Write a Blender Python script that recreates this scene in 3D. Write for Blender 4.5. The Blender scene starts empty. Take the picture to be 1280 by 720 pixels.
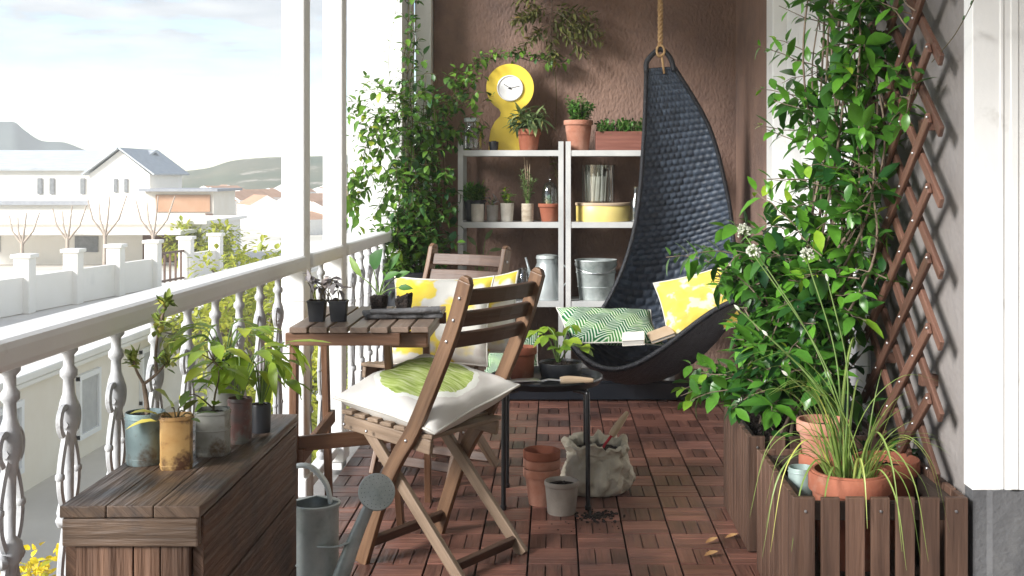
import bpy, math, random
from mathutils import Vector, Matrix, noise as mnoise
C = bpy.context.scene.collection
S = bpy.context.scene
R = math.radians
V = Vector
rnd = random.Random(7)

# ---------------------------------------------------------------- camera, sky, sun, exposure
CAM_Z = 1.16
cd = bpy.data.cameras.new('camera'); cam = bpy.data.objects.new('camera', cd); C.objects.link(cam)
cam.location = (0, 0, CAM_Z); cam.rotation_euler = (R(90), 0, 0)
cd.sensor_width = 36; cd.lens = 41.6; cd.clip_start = 0.05; cd.clip_end = 5000
cd.shift_x = -0.0414; cd.shift_y = -0.1094
S.camera = cam

SUN_EL, SUN_AZ = 26.0, -129.0      # azimuth clockwise from +Y: the sun stands to the left, a little behind the viewer
w = bpy.data.worlds.new('World'); S.world = w; w.use_nodes = True
nt = w.node_tree; nt.nodes.clear()
def wn(t, **k):
    n = nt.nodes.new(t)
    for a, b in k.items(): setattr(n, a, b)
    return n
sky = wn('ShaderNodeTexSky', sky_type='NISHITA', sun_disc=False, sun_elevation=R(SUN_EL), sun_rotation=R(SUN_AZ), air_density=1.0, dust_density=0.2, ozone_density=3.0)
bg = wn('ShaderNodeBackground'); bg.inputs['Strength'].default_value = 0.050
out = wn('ShaderNodeOutputWorld')
tc = wn('ShaderNodeTexCoord')
sep = wn('ShaderNodeSeparateXYZ'); nt.links.new(tc.outputs['Generated'], sep.inputs[0])
zz = wn('ShaderNodeMath', operation='MAXIMUM'); nt.links.new(sep.outputs['Z'], zz.inputs[0]); zz.inputs[1].default_value = 0.0
za = wn('ShaderNodeMath', operation='ADD'); nt.links.new(zz.outputs[0], za.inputs[0]); za.inputs[1].default_value = 0.10
dv = wn('ShaderNodeVectorMath', operation='DIVIDE')
cx = wn('ShaderNodeCombineXYZ')
for i in range(3): nt.links.new(za.outputs[0], cx.inputs[i])
nt.links.new(tc.outputs['Generated'], dv.inputs[0]); nt.links.new(cx.outputs[0], dv.inputs[1])
mp = wn('ShaderNodeMapping'); mp.inputs['Scale'].default_value = (1.0, 1.0, 0.0); mp.inputs['Location'].default_value = (3.1, 7.7, 0)
nt.links.new(dv.outputs[0], mp.inputs[0])
nz = wn('ShaderNodeTexNoise'); nz.inputs['Scale'].default_value = 1.9; nz.inputs['Detail'].default_value = 8; nz.inputs['Roughness'].default_value = 0.56
nt.links.new(mp.outputs[0], nz.inputs['Vector'])
cr = wn('ShaderNodeValToRGB'); cr.color_ramp.elements[0].position = 0.38; cr.color_ramp.elements[1].position = 0.53
nt.links.new(nz.outputs['Fac'], cr.inputs[0])
# clouds thin out towards the horizon, as a layer seen edge-on through haze
hr = wn('ShaderNodeMapRange'); hr.inputs['From Min'].default_value = 0.045; hr.inputs['From Max'].default_value = 0.115
nt.links.new(sep.outputs['Z'], hr.inputs['Value'])
mk = wn('ShaderNodeMath', operation='MULTIPLY'); nt.links.new(cr.outputs[0], mk.inputs[0]); nt.links.new(hr.outputs[0], mk.inputs[1])
mk2 = wn('ShaderNodeMath', operation='MULTIPLY'); nt.links.new(mk.outputs[0], mk2.inputs[0]); mk2.inputs[1].default_value = 0.9
cc = wn('ShaderNodeTexNoise'); cc.inputs['Scale'].default_value = 3.0; cc.inputs['Detail'].default_value = 5
nt.links.new(mp.outputs[0], cc.inputs['Vector'])
ccr = wn('ShaderNodeValToRGB')
CLOUD_K = 3.5
ccr.color_ramp.elements[0].position = 0.3; ccr.color_ramp.elements[0].color = (0.68*CLOUD_K, 0.71*CLOUD_K, 0.75*CLOUD_K, 1)
ccr.color_ramp.elements[1].position = 0.66; ccr.color_ramp.elements[1].color = (CLOUD_K, CLOUD_K, CLOUD_K*1.0, 1)
nt.links.new(cc.outputs['Fac'], ccr.inputs[0])
mx = wn('ShaderNodeMix', data_type='RGBA')
nt.links.new(mk2.outputs[0], mx.inputs[0]); nt.links.new(sky.outputs[0], mx.inputs[6]); nt.links.new(ccr.outputs[0], mx.inputs[7])
nt.links.new(mx.outputs[2], bg.inputs['Color']); nt.links.new(bg.outputs[0], out.inputs['Surface'])

sl = bpy.data.lights.new('sun', 'SUN'); so = bpy.data.objects.new('sun', sl); C.objects.link(so)
sl.energy = 1.5; sl.angle = R(18); sl.color = (1.0, 0.975, 0.94)
sd = V((math.sin(R(SUN_AZ))*math.cos(R(SUN_EL)), math.cos(R(SUN_AZ))*math.cos(R(SUN_EL)), math.sin(R(SUN_EL))))
so.rotation_euler = sd.to_track_quat('Z', 'Y').to_euler(); so.location = sd*20 + V((0, 4, 0))

S.view_settings.view_transform = 'Standard'; S.view_settings.look = 'None'; S.view_settings.gamma = 1
S.view_settings.use_curve_mapping = False
S.view_settings.exposure = 2.4
S.render.engine = 'CYCLES'
S.cycles.use_denoising = True
S.cycles.max_bounces = 8; S.cycles.diffuse_bounces = 4; S.cycles.glossy_bounces = 3; S.cycles.transmission_bounces = 6
S.cycles.transparent_max_bounces = 8; S.cycles.volume_bounces = 1; S.cycles.caustics_reflective = False; S.cycles.caustics_refractive = False
S.cycles.sample_clamp_indirect = 6

# ---------------------------------------------------------------- helpers
def at(px, py, Y):
    """where a point seen in the photograph stands when its distance is Y"""
    return V(((px-693.0)*Y/1480.0, Y, CAM_Z-(py-220.0)*Y/1480.0))

def mat(name, c1, c2=None, rough=0.6, scale=6.0, coord='Object', stretch=(1, 1, 1), detail=5, lo=0.35, hi=0.68, tint=0.0, bump=0.0,
        bscale=None, bdetail=4, metal=0.0, spec=0.5, trans=0.0, transl=0.0, coat=0.0, rvar=0.0, alpha=1.0, ior=1.45, spots=None):
    m = bpy.data.materials.new(name); m.use_nodes = True
    t = m.node_tree; N = t.nodes; L = t.links
    p = N['Principled BSDF']; o = N['Material Output']
    p.inputs['Roughness'].default_value = rough; p.inputs['Metallic'].default_value = metal
    p.inputs['Specular IOR Level'].default_value = spec; p.inputs['IOR'].default_value = ior
    p.inputs['Transmission Weight'].default_value = trans; p.inputs['Coat Weight'].default_value = coat
    c2 = c2 or c1
    tcn = N.new('ShaderNodeTexCoord'); mpn = N.new('ShaderNodeMapping'); mpn.inputs['Scale'].default_value = stretch
    L.new(tcn.outputs[coord], mpn.inputs[0])
    n = N.new('ShaderNodeTexNoise'); n.inputs['Scale'].default_value = scale; n.inputs['Detail'].default_value = detail; n.inputs['Roughness'].default_value = 0.6
    L.new(mpn.outputs[0], n.inputs['Vector'])
    rp = N.new('ShaderNodeValToRGB'); rp.color_ramp.elements[0].position = lo; rp.color_ramp.elements[1].position = hi
    rp.color_ramp.elements[0].color = (*c1, 1); rp.color_ramp.elements[1].color = (*c2, 1)
    L.new(n.outputs['Fac'], rp.inputs[0]); col = rp.outputs[0]
    if spots:                                                   # (colour, scale, low, high): blots of dirt or wear
        n2 = N.new('ShaderNodeTexNoise'); n2.inputs['Scale'].default_value = spots[1]; n2.inputs['Detail'].default_value = 7; n2.inputs['Roughness'].default_value = 0.65
        L.new(tcn.outputs['Object'], n2.inputs['Vector'])
        r2 = N.new('ShaderNodeValToRGB'); r2.color_ramp.elements[0].position = spots[2]; r2.color_ramp.elements[1].position = spots[3]
        L.new(n2.outputs['Fac'], r2.inputs[0])
        mx2 = N.new('ShaderNodeMix'); mx2.data_type = 'RGBA'; L.new(r2.outputs[0], mx2.inputs[0]); L.new(col, mx2.inputs[6]); mx2.inputs[7].default_value = (*spots[0], 1)
        col = mx2.outputs[2]
    if tint:
        a = N.new('ShaderNodeAttribute'); a.attribute_name = 'tint'
        r = N.new('ShaderNodeMapRange'); r.inputs['To Min'].default_value = 1-tint; r.inputs['To Max'].default_value = 1+tint
        L.new(a.outputs['Fac'], r.inputs['Value'])
        h = N.new('ShaderNodeHueSaturation'); L.new(r.outputs[0], h.inputs['Value']); L.new(col, h.inputs['Color']); col = h.outputs[0]
    L.new(col, p.inputs['Base Color'])
    if rvar:
        r = N.new('ShaderNodeMapRange'); r.inputs['To Min'].default_value = rough-rvar; r.inputs['To Max'].default_value = rough+rvar
        L.new(n.outputs['Fac'], r.inputs['Value']); L.new(r.outputs[0], p.inputs['Roughness'])
    if bump:
        b = N.new('ShaderNodeBump'); b.inputs['Strength'].default_value = min(1.0, bump); b.inputs['Distance'].default_value = 0.01*max(1.0, bump)
        nb = N.new('ShaderNodeTexNoise'); nb.inputs['Scale'].default_value = bscale or scale*4; nb.inputs['Detail'].default_value = bdetail
        L.new(mpn.outputs[0], nb.inputs['Vector']); L.new(nb.outputs['Fac'], b.inputs['Height']); L.new(b.outputs[0], p.inputs['Normal'])
    if transl:
        tr = N.new('ShaderNodeBsdfTranslucent'); L.new(col, tr.inputs['Color'])
        ms = N.new('ShaderNodeMixShader'); ms.inputs[0].default_value = transl
        L.new(p.outputs[0], ms.inputs[1]); L.new(tr.outputs[0], ms.inputs[2]); L.new(ms.outputs[0], o.inputs['Surface'])
    return m

def wood(name, c1, c2, rough=0.55, tint=0.25, spots=None, bump=0.35, lo=0.3, hi=0.7):
    return mat(name, c1, c2, rough=rough, scale=1.0, coord='UV', stretch=(3.2, 42, 1), detail=7, tint=tint, bump=bump, bscale=1.4, lo=lo, hi=hi, spots=spots, rvar=0.08)

class MB:
    """collects shapes; build() links them as ONE mesh object"""
    def __init__(s): s.v = []; s.f = []; s.t = []; s.uv = []; s.mi = []; s.cur = 0
    def face(s, idx, tint=0.5, uv=None):
        s.f.append(tuple(idx)); s.t.append(tint); s.mi.append(s.cur)
        s.uv.append(uv if uv else [(s.v[i][0]+s.v[i][2]*0.3, s.v[i][1]+s.v[i][2]) for i in idx])
    def box(s, c, d, rot=None, tint=0.5):
        c = V(c); M = rot if rot else Matrix.Identity(3)
        ax = max(range(3), key=lambda i: d[i])
        e = [V((0, 0, 0)), V((0, 0, 0))]
        p0 = c - M @ V([d[i]/2 if i == ax else 0 for i in range(3)]); p1 = c + M @ V([d[i]/2 if i == ax else 0 for i in range(3)])
        o = [i for i in range(3) if i != ax]
        s.beam(p0, p1, d[o[0]], d[o[1]], M @ V([1 if i == o[1] else 0 for i in range(3)]), tint)
    def beam(s, p0, p1, w, h, up=(0, 0, 1), tint=0.5, w1=None, h1=None):
        s.sweep([p0, p1], w, h, up, tint, w1, h1)
    def sweep(s, path, w, h, up=(0, 0, 1), tint=0.5, w1=None, h1=None):
        """rectangular section along a path; h is measured along 'up' (made square to the path)"""
        path = [V(p) for p in path]; up = V(up); n = len(path); o = len(s.v)
        w1 = w if w1 is None else w1; h1 = h if h1 is None else h1
        ou, ov = rnd.random()*9, rnd.random()*9
        ds = [0]
        for a, b in zip(path, path[1:]): ds.append(ds[-1]+(b-a).length)
        for i, p in enumerate(path):
            t = (path[min(i+1, n-1)]-path[max(i-1, 0)]).normalized()
            sd_ = t.cross(up)
            if sd_.length < 1e-5: sd_ = t.cross(V((1, 0, 0)))
            sd_.normalize(); u2 = sd_.cross(t).normalized()
            k = ds[i]/max(ds[-1], 1e-6); ww = (w+(w1-w)*k)/2; hh = (h+(h1-h)*k)/2
            for a, b in ((-1, -1), (1, -1), (1, 1), (-1, 1)): s.v.append(p+sd_*a*ww+u2*b*hh)
        per = [0, w, w+h, 2*w+h, 2*w+2*h]
        for i in range(n-1):
            for k in range(4):
                a, b = o+i*4+k, o+i*4+(k+1) % 4
                s.face((a, a+4, b+4, b), tint, [(ds[i]+ou, per[k]+ov), (ds[i+1]+ou, per[k]+ov), (ds[i+1]+ou, per[k+1]+ov), (ds[i]+ou, per[k+1]+ov)])
        e = o+(n-1)*4
        s.face((o, o+1, o+2, o+3), tint, [(ou, ov), (ou, ov+w), (ou, ov+h+w), (ou, ov+h)])
        s.face((e+3, e+2, e+1, e), tint, [(ou, ov+h), (ou, ov+h+w), (ou, ov+w), (ou, ov)])
    def tube(s, path, r, sides=8, r1=None, tint=0.5, cap=True, closed=False):
        path = [V(p) for p in path]; n = len(path); o = len(s.v)
        rr = r if isinstance(r, (list, tuple)) else [r+((r1 if r1 is not None else r)-r)*i/max(1, n-1) for i in range(n)]
        t0 = (path[1]-path[0]).normalized()
        ref = V((0, 0, 1)) if abs(t0.z) < 0.9 else V((1, 0, 0))
        nrm = t0.cross(ref).normalized()
        for i, p in enumerate(path):
            if closed: t = (path[(i+1) % n]-path[i-1]).normalized()
            else: t = (path[min(i+1, n-1)]-path[max(i-1, 0)]).normalized()
            nrm = (nrm-t*nrm.dot(t))
            if nrm.length < 1e-6: nrm = t.orthogonal()
            nrm.normalize(); b = t.cross(nrm)
            for k in range(sides):
                a = 2*math.pi*k/sides; s.v.append(p+(nrm*math.cos(a)+b*math.sin(a))*rr[i])
        m = n if closed else n-1
        for i in range(m):
            for k in range(sides):
                a = o+i*sides+k; b = o+i*sides+(k+1) % sides; c = o+((i+1) % n)*sides+(k+1) % sides; d = o+((i+1) % n)*sides+k
                s.face((a, b, c, d), tint)
        if cap and not closed:
            s.face([o+k for k in range(sides)][::-1], tint); s.face([o+(n-1)*sides+k for k in range(sides)], tint)
    def lathe(s, prof, c=(0, 0, 0), seg=24, tint=0.5, sx=1.0, sy=1.0, wob=0.0, rot=None, closed=False, square=0.0, cap=False):
        c = V(c); o = len(s.v); M = rot if rot else Matrix.Identity(3)
        for r, z in prof:
            for k in range(seg):
                a = 2*math.pi*k/seg
                q = 1.0
                if square: q = 1.0/max(abs(math.cos(a)), abs(math.sin(a)))**square
                ww = 1+wob*mnoise.noise(V((math.cos(a)*1.7, math.sin(a)*1.7, z*9+c.x*7)))
                s.v.append(c+M @ V((r*math.cos(a)*sx*ww*q, r*math.sin(a)*sy*ww*q, z)))
        n = len(prof)
        for i in range(n if closed else n-1):
            for k in range(seg):
                a = o+i*seg+k; b = o+i*seg+(k+1) % seg; j = (i+1) % n
                s.face((a, b, o+j*seg+(k+1) % seg, o+j*seg+k), tint)
        if cap:
            if prof[0][0] > 1e-4: s.face([o+k for k in range(seg)][::-1], tint)
            if prof[-1][0] > 1e-4: s.face([o+(n-1)*seg+k for k in range(seg)], tint)
    def ball(s, c, r, seg=10, rings=6, sz=1.0, tint=0.5, lump=0.0):
        o = len(s.v); c = V(c)
        for i in range(rings+1):
            th = math.pi*i/rings
            for k in range(seg):
                a = 2*math.pi*k/seg; d = V((math.sin(th)*math.cos(a), math.sin(th)*math.sin(a), math.cos(th)*sz))
                q = r*(1+lump*mnoise.noise(d*2.3+c*13)); s.v.append(c+d*q)
        for i in range(rings):
            for k in range(seg):
                s.face((o+i*seg+k, o+(i+1)*seg+k, o+(i+1)*seg+(k+1) % seg, o+i*seg+(k+1) % seg), tint)
    def leaf(s, p, d, up, L, W, tint=0.5, droop=0.25, fold=0.25):
        p = V(p); d = V(d).normalized(); up = V(up)
        side = d.cross(up)
        if side.length < 1e-4: side = d.orthogonal()
        side.normalize(); n = side.cross(d).normalized(); o = len(s.v)
        for t, wd in ((0, 0.0), (0.22, 0.36), (0.52, 0.5), (0.8, 0.3), (1, 0.0)):
            c = p+d*(L*t)-n*(droop*L*t*t)
            if wd == 0: s.v.append(c)
            else:
                s.v.append(c+side*W*wd+n*(fold*W*wd)); s.v.append(c); s.v.append(c-side*W*wd+n*(fold*W*wd))
        for q in ((0, 2, 1), (0, 3, 2), (1, 2, 5, 4), (2, 3, 6, 5), (4, 5, 8, 7), (5, 6, 9, 8), (7, 8, 10), (8, 9, 10)):
            s.face([o+i for i in q], tint)
    def blade(s, path, w, tint=0.5, up=None):
        """a grass blade: a narrow folded strip that tapers to its tip"""
        path = [V(p) for p in path]; n = len(path); o = len(s.v)
        for i, p in enumerate(path):
            t = (path[min(i+1, n-1)]-path[max(i-1, 0)]).normalized()
            sd_ = t.cross(V((0, 0, 1)))
            if sd_.length < 0.05: sd_ = t.cross(up or V((1, 0.3, 0)))
            sd_.normalize(); nn = sd_.cross(t); k = w*0.5*(1-(i/(n-1))**2*0.92)
            s.v.append(p+sd_*k+nn*k*0.5); s.v.append(p); s.v.append(p-sd_*k+nn*k*0.5)
        for i in range(n-1):
            a = o+i*3
            s.face((a, a+1, a+4, a+3), tint); s.face((a+1, a+2, a+5, a+4), tint)
    def build(s, name, m, parent=None, world=False, smooth=None, bevel=0.0, solid=0.0):
        off = V((0, 0, 0))
        if world and parent is not None:
            q = parent
            while q: off += q.location; q = q.parent
        me = bpy.data.meshes.new(name)
        me.from_pydata([tuple(V(p)-off) for p in s.v], [], s.f)
        for mm in (m if isinstance(m, (list, tuple)) else [m]): me.materials.append(mm)
        at_ = me.attributes.new('tint', 'FLOAT', 'FACE'); at_.data.foreach_set('value', s.t)
        ul = me.uv_layers.new(name='UVMap'); flat = []
        for u in s.uv:
            for a in u: flat += [a[0], a[1]]
        ul.data.foreach_set('uv', flat)
        me.polygons.foreach_set('material_index', s.mi)
        if smooth is True: me.polygons.foreach_set('use_smooth', [True]*len(s.f))
        elif smooth: 
            me.polygons.foreach_set('use_smooth', [True]*len(s.f)); me.set_sharp_from_angle(angle=R(smooth))
        me.update()
        o = bpy.data.objects.new(name, me); C.objects.link(o)
        if parent is not None: o.parent = parent
        if bevel:
            b = o.modifiers.new('bevel', 'BEVEL'); b.width = bevel; b.segments = 2; b.limit_method = 'ANGLE'; b.angle_limit = R(40)
        if solid:
            b = o.modifiers.new('solidify', 'SOLIDIFY'); b.thickness = solid; b.offset = 0
        return o

def tag(o, label=None, cat=None, group=None, kind=None):
    for k, v_ in (('label', label), ('category', cat), ('group', group), ('kind', kind)):
        if v_: o[k] = v_
    return o
def thing(name, label, cat, loc=(0, 0, 0), rz=0.0, group=None):
    o = bpy.data.objects.new(name, None); C.objects.link(o); o.empty_display_size = 0.1
    o.location = loc; o.rotation_euler = (0, 0, rz)
    return tag(o, label, cat, group)
def copy_tree(o, parent=None):
    c = o.copy(); C.objects.link(c)
    if parent is not None: c.parent = parent
    for ch in list(o.children): copy_tree(ch, c)
    return c
def spline(pts, n=6):
    """Catmull-Rom through the points"""
    pts = [V(p) for p in pts]
    if len(pts) < 3: return [pts[0].lerp(pts[-1], i/n) for i in range(n+1)]
    e = [pts[0]*2-pts[1]]+pts+[pts[-1]*2-pts[-2]]; r = []
    for i in range(1, len(e)-2):
        a, b, c, d = e[i-1:i+3]
        for k in range(n):
            t = k/n
            r.append(0.5*((2*b)+(c-a)*t+(2*a-5*b+4*c-d)*t*t+(3*b-a-3*c+d)*t**3))
    r.append(pts[-1]); return r
def rv(k=1.0): return V((rnd.uniform(-1, 1), rnd.uniform(-1, 1), rnd.uniform(-1, 1)))*k
def sprig(lf, st, path, L, W, gap, r=0.003, pairs=True, tint=(0.2, 0.8), droop=0.25, start=0.1, light=None, vary=0.42):
    """a twig with leaves along it; leaves go to lf, the twig to st"""
    if st is not None: st.tube(path, r, 5, r*0.45, cap=False)
    ds = 0; nxt = 0; tot = sum((b-a).length for a, b in zip(path, path[1:])); k = 0
    for a, b in zip(path, path[1:]):
        seg = (b-a).length; t = (b-a).normalized() if seg > 1e-9 else V((0, 0, 1))
        while nxt <= ds+seg:
            f = (nxt-ds)/max(seg, 1e-9); p = a.lerp(b, f); q = nxt/max(tot, 1e-6); nxt += gap*rnd.uniform(0.75, 1.3)
            if q < start: continue
            sd_ = t.cross(V((0, 0, 1)))
            if sd_.length < 0.2: sd_ = t.cross(V((math.cos(k*1.3), math.sin(k*1.3), 0)))
            sd_.normalize(); sd_ = (Matrix.Rotation(k*1.35+rnd.uniform(-.5, .5), 3, t) @ sd_)
            for sg in ((-1, 1) if pairs else (1 if k % 2 else -1,)):
                d = (sd_*sg*1.0+t*rnd.uniform(0.3, 0.9)+V((0, 0, rnd.uniform(-0.25, 0.35)))+rv(0.2)).normalized()
                sc_ = rnd.uniform(1-vary, 1+vary)*(1.0 if q < 0.85 else 0.72)
                tt = rnd.uniform(*tint) if q < 0.8 or light is None else rnd.uniform(*light)
                lf.leaf(p+d*0.004, d, V((0, 0, 1))+rv(0.45), L*sc_, W*sc_, tt, droop*rnd.uniform(0.3, 1.7))
            k += 1
        ds += seg

# ---------------------------------------------------------------- materials
def leafmat(name, c1, c2, transl=0.28, rough=0.42, spec=0.5):
    m = mat(name, c1, c1, rough=rough, transl=transl, spec=spec)
    t = m.node_tree; N = t.nodes; L = t.links
    a = N.new('ShaderNodeAttribute'); a.attribute_name = 'tint'
    rp = N.new('ShaderNodeValToRGB'); rp.color_ramp.elements[0].color = (*c1, 1); rp.color_ramp.elements[1].color = (*c2, 1)
    e3 = rp.color_ramp.elements; e3[1].position = 0.90; e3 = e3.new(1.0); e3.color = (min(.6, c2[0]*2.2+.05), min(.6, c2[1]*1.35+.02), c2[2]*1.2, 1)   # the odd yellowed leaf
    L.new(a.outputs['Fac'], rp.inputs[0])
    tcn = N.new('ShaderNodeTexCoord'); n = N.new('ShaderNodeTexNoise'); n.inputs['Scale'].default_value = 60; L.new(tcn.outputs['Object'], n.inputs['Vector'])
    h = N.new('ShaderNodeHueSaturation'); r = N.new('ShaderNodeMapRange'); r.inputs['To Min'].default_value = 0.75; r.inputs['To Max'].default_value = 1.25
    L.new(n.outputs['Fac'], r.inputs['Value']); L.new(r.outputs[0], h.inputs['Value']); L.new(rp.outputs[0], h.inputs['Color'])
    L.new(h.outputs[0], N['Principled BSDF'].inputs['Base Color'])
    for x in N:
        if x.type == 'BSDF_TRANSLUCENT': L.new(h.outputs[0], x.inputs['Color'])
    return m
M = {}
M['white'] = mat('white_paint', (0.74, 0.74, 0.73), (0.81, 0.81, 0.80), rough=0.5, scale=3, bump=0.10, bscale=34, spots=((0.50, 0.49, 0.46), 9, 0.60, 0.82))
M['iron'] = mat('painted_iron', (0.36, 0.37, 0.385), (0.52, 0.52, 0.525), rough=0.5, scale=18, bump=0.12, bscale=60, spots=((0.24, 0.23, 0.22), 26, 0.60, 0.72))
M['white_metal'] = mat('white_metal', (0.42, 0.43, 0.43), (0.54, 0.54, 0.53), rough=0.35, scale=5, spec=0.5)
M['plaster_brown'] = mat('brown_stucco', (0.205, 0.128, 0.098), (0.275, 0.178, 0.138), rough=0.9, scale=2.6, bump=0.9, bscale=66, bdetail=9, stretch=(1, 1, 0.6), spots=((0.150, 0.100, 0.085), 1.6, 0.44, 0.66))
M['plaster_grey'] = mat('grey_taupe_plaster', (0.21, 0.19, 0.18), (0.27, 0.25, 0.24), rough=0.85, scale=2.5, bump=0.35, bscale=40, spots=((0.21, 0.20, 0.20), 1.6, 0.5, 0.8))
M['plinth'] = mat('grey_render', (0.075, 0.076, 0.080), (0.105, 0.106, 0.110), rough=0.9, scale=6, bump=0.4, bscale=55, spots=((0.135, 0.135, 0.135), 7, 0.55, 0.75))
M['ceiling'] = mat('ceiling_paint', (0.75, 0.74, 0.72), (0.8, 0.79, 0.77), rough=0.7)
M['deck'] = wood('deck_acacia', (0.112, 0.047, 0.037), (0.228, 0.105, 0.075), rough=0.38, tint=0.6, bump=0.4, spots=((0.062, 0.034, 0.030), 2.2, 0.46, 0.72))
M['deck_base'] = mat('deck_plastic', (0.008, 0.008, 0.008), rough=0.7)
M['trunk'] = wood('weathered_dark_wood', (0.050, 0.032, 0.022), (0.125, 0.082, 0.056), rough=0.42, tint=0.3, spots=((0.020, 0.022, 0.027), 5, 0.47, 0.64), bump=0.9)
M['trunk_side'] = wood('old_brown_wood', (0.050, 0.025, 0.015), (0.135, 0.072, 0.044), rough=0.55, tint=0.45, spots=((0.014, 0.010, 0.009), 5, 0.48, 0.7), bump=0.9)
M['chair'] = wood('grey_brown_acacia', (0.088, 0.044, 0.023), (0.200, 0.112, 0.060), rough=0.45, tint=0.3)
M['chair_dark'] = wood('dark_acacia', (0.060, 0.032, 0.022), (0.125, 0.072, 0.048), rough=0.5, tint=0.25)
M['chair_leg'] = wood('pale_acacia', (0.17, 0.115, 0.075), (0.30, 0.215, 0.15), rough=0.55, tint=0.2)
M['table'] = wood('table_acacia', (0.095, 0.046, 0.026), (0.20, 0.105, 0.060), rough=0.48, tint=0.3)
M['table_top'] = wood('worn_table_slats', (0.13, 0.09, 0.068), (0.24, 0.175, 0.135), rough=0.42, tint=0.3)
M['planter'] = wood('planter_stain', (0.048, 0.026, 0.018), (0.125, 0.070, 0.047), rough=0.55, tint=0.4)
M['planter_in'] = wood('planter_inside', (0.025, 0.017, 0.013), (0.05, 0.034, 0.026), rough=0.7, tint=0.2)
M['trellis'] = wood('trellis_stain', (0.075, 0.036, 0.025), (0.155, 0.080, 0.056), rough=0.5, tint=0.3)
M['terra'] = mat('terracotta', (0.235, 0.070, 0.038), (0.33, 0.118, 0.068), rough=0.85, scale=9, bump=0.15, bscale=80, spots=((0.36, 0.22, 0.16), 8, 0.58, 0.8))
M['terra_pale'] = mat('limed_terracotta', (0.33, 0.135, 0.085), (0.44, 0.23, 0.165), rough=0.9, scale=11, bump=0.2, bscale=70)
M['clay_grey'] = mat('grey_clay', (0.27, 0.235, 0.20), (0.35, 0.31, 0.27), rough=0.9, scale=9, bump=0.15, bscale=70)
M['soil'] = mat('soil', (0.010, 0.007, 0.006), (0.035, 0.024, 0.019), rough=0.95, scale=40, bump=1.5, bscale=90)
M['zinc'] = mat('galvanised_zinc', (0.34, 0.385, 0.38), (0.52, 0.56, 0.55), rough=0.45, scale=9, metal=0.25, bump=0.1, bscale=30, rvar=0.1, spots=((0.20, 0.25, 0.235), 11, 0.5, 0.75))
M['zinc_light'] = mat('bright_zinc', (0.42, 0.47, 0.48), (0.60, 0.65, 0.66), rough=0.42, scale=6, metal=0.5, rvar=0.1)
M['black_metal'] = mat('black_enamel', (0.012, 0.013, 0.015), (0.02, 0.021, 0.024), rough=0.28, scale=4)
M['black_gloss'] = mat('black_gloss_board', (0.010, 0.013, 0.018), (0.016, 0.019, 0.025), rough=0.16, scale=4, rvar=0.05)
M['black_plastic'] = mat('black_plastic', (0.012, 0.014, 0.018), (0.03, 0.032, 0.038), rough=0.42, scale=10)
M['wicker'] = mat('blue_black_wicker', (0.026, 0.035, 0.052), (0.046, 0.062, 0.088), rough=0.50, scale=30, spec=0.45, tint=0.35)
M['wicker_rim'] = mat('black_wicker_rim', (0.010, 0.011, 0.015), (0.02, 0.022, 0.028), rough=0.45, scale=40, bump=0.6, bscale=160)
M['rope'] = mat('sisal_rope', (0.34, 0.20, 0.09), (0.50, 0.33, 0.17), rough=0.9, scale=60, bump=0.5, bscale=150)
M['yellow'] = mat('yellow_lacquer', (0.80, 0.58, 0.055), (0.84, 0.63, 0.09), rough=0.38, scale=3)
M['yellow_tin'] = mat('pale_yellow_tin', (0.72, 0.57, 0.16), (0.78, 0.64, 0.24), rough=0.4, scale=5, spots=((0.55, 0.45, 0.2), 9, 0.6, 0.8))
M['dial'] = mat('clock_dial', (0.82, 0.82, 0.82), rough=0.35)
M['hand'] = mat('clock_hand', (0.02, 0.02, 0.02), rough=0.4)
M['glass'] = mat('glass', (0.95, 0.97, 0.97), rough=0.03, trans=1.0, ior=1.3)
g_ = M['glass']; gt = g_.node_tree; gt.nodes.clear()                # thin clear glass: lets light through, mirrors at a slant
go_ = gt.nodes.new('ShaderNodeOutputMaterial'); gm_ = gt.nodes.new('ShaderNodeMixShader'); gf_ = gt.nodes.new('ShaderNodeLayerWeight'); gf_.inputs['Blend'].default_value = 0.35
ga_ = gt.nodes.new('ShaderNodeBsdfTransparent'); ga_.inputs[0].default_value = (0.90, 0.93, 0.93, 1); gb_ = gt.nodes.new('ShaderNodeBsdfGlossy'); gb_.inputs['Roughness'].default_value = 0.04
gr_ = gt.nodes.new('ShaderNodeMapRange'); gr_.inputs['To Min'].default_value = 0.06; gr_.inputs['To Max'].default_value = 0.75
gt.links.new(gf_.outputs['Facing'], gr_.inputs['Value']); gt.links.new(gr_.outputs[0], gm_.inputs[0]); gt.links.new(ga_.outputs[0], gm_.inputs[1]); gt.links.new(gb_.outputs[0], gm_.inputs[2]); gt.links.new(gm_.outputs[0], go_.inputs[0])
M['steel'] = mat('steel', (0.50, 0.50, 0.52), (0.62, 0.62, 0.63), rough=0.3, metal=0.9, scale=12)
M['handle'] = wood('tool_handle', (0.42, 0.30, 0.19), (0.56, 0.43, 0.30), rough=0.5, tint=0.1)
M['sack'] = mat('hemp_sack', (0.42, 0.38, 0.30), (0.58, 0.53, 0.43), rough=0.95, scale=9, bump=0.7, bscale=35, spots=((0.25, 0.22, 0.17), 12, 0.6, 0.8))
M['paper'] = mat('paper', (0.74, 0.70, 0.64), (0.80, 0.77, 0.71), rough=0.8, scale=5)
M['kraft'] = mat('kraft_paper', (0.42, 0.31, 0.21), (0.50, 0.39, 0.28), rough=0.85, scale=9)
M['cork'] = mat('bark_and_twine_pot', (0.36, 0.29, 0.21), (0.60, 0.53, 0.43), rough=0.9, scale=16, stretch=(1, 1, 3), bump=0.4, bscale=50)
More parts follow.
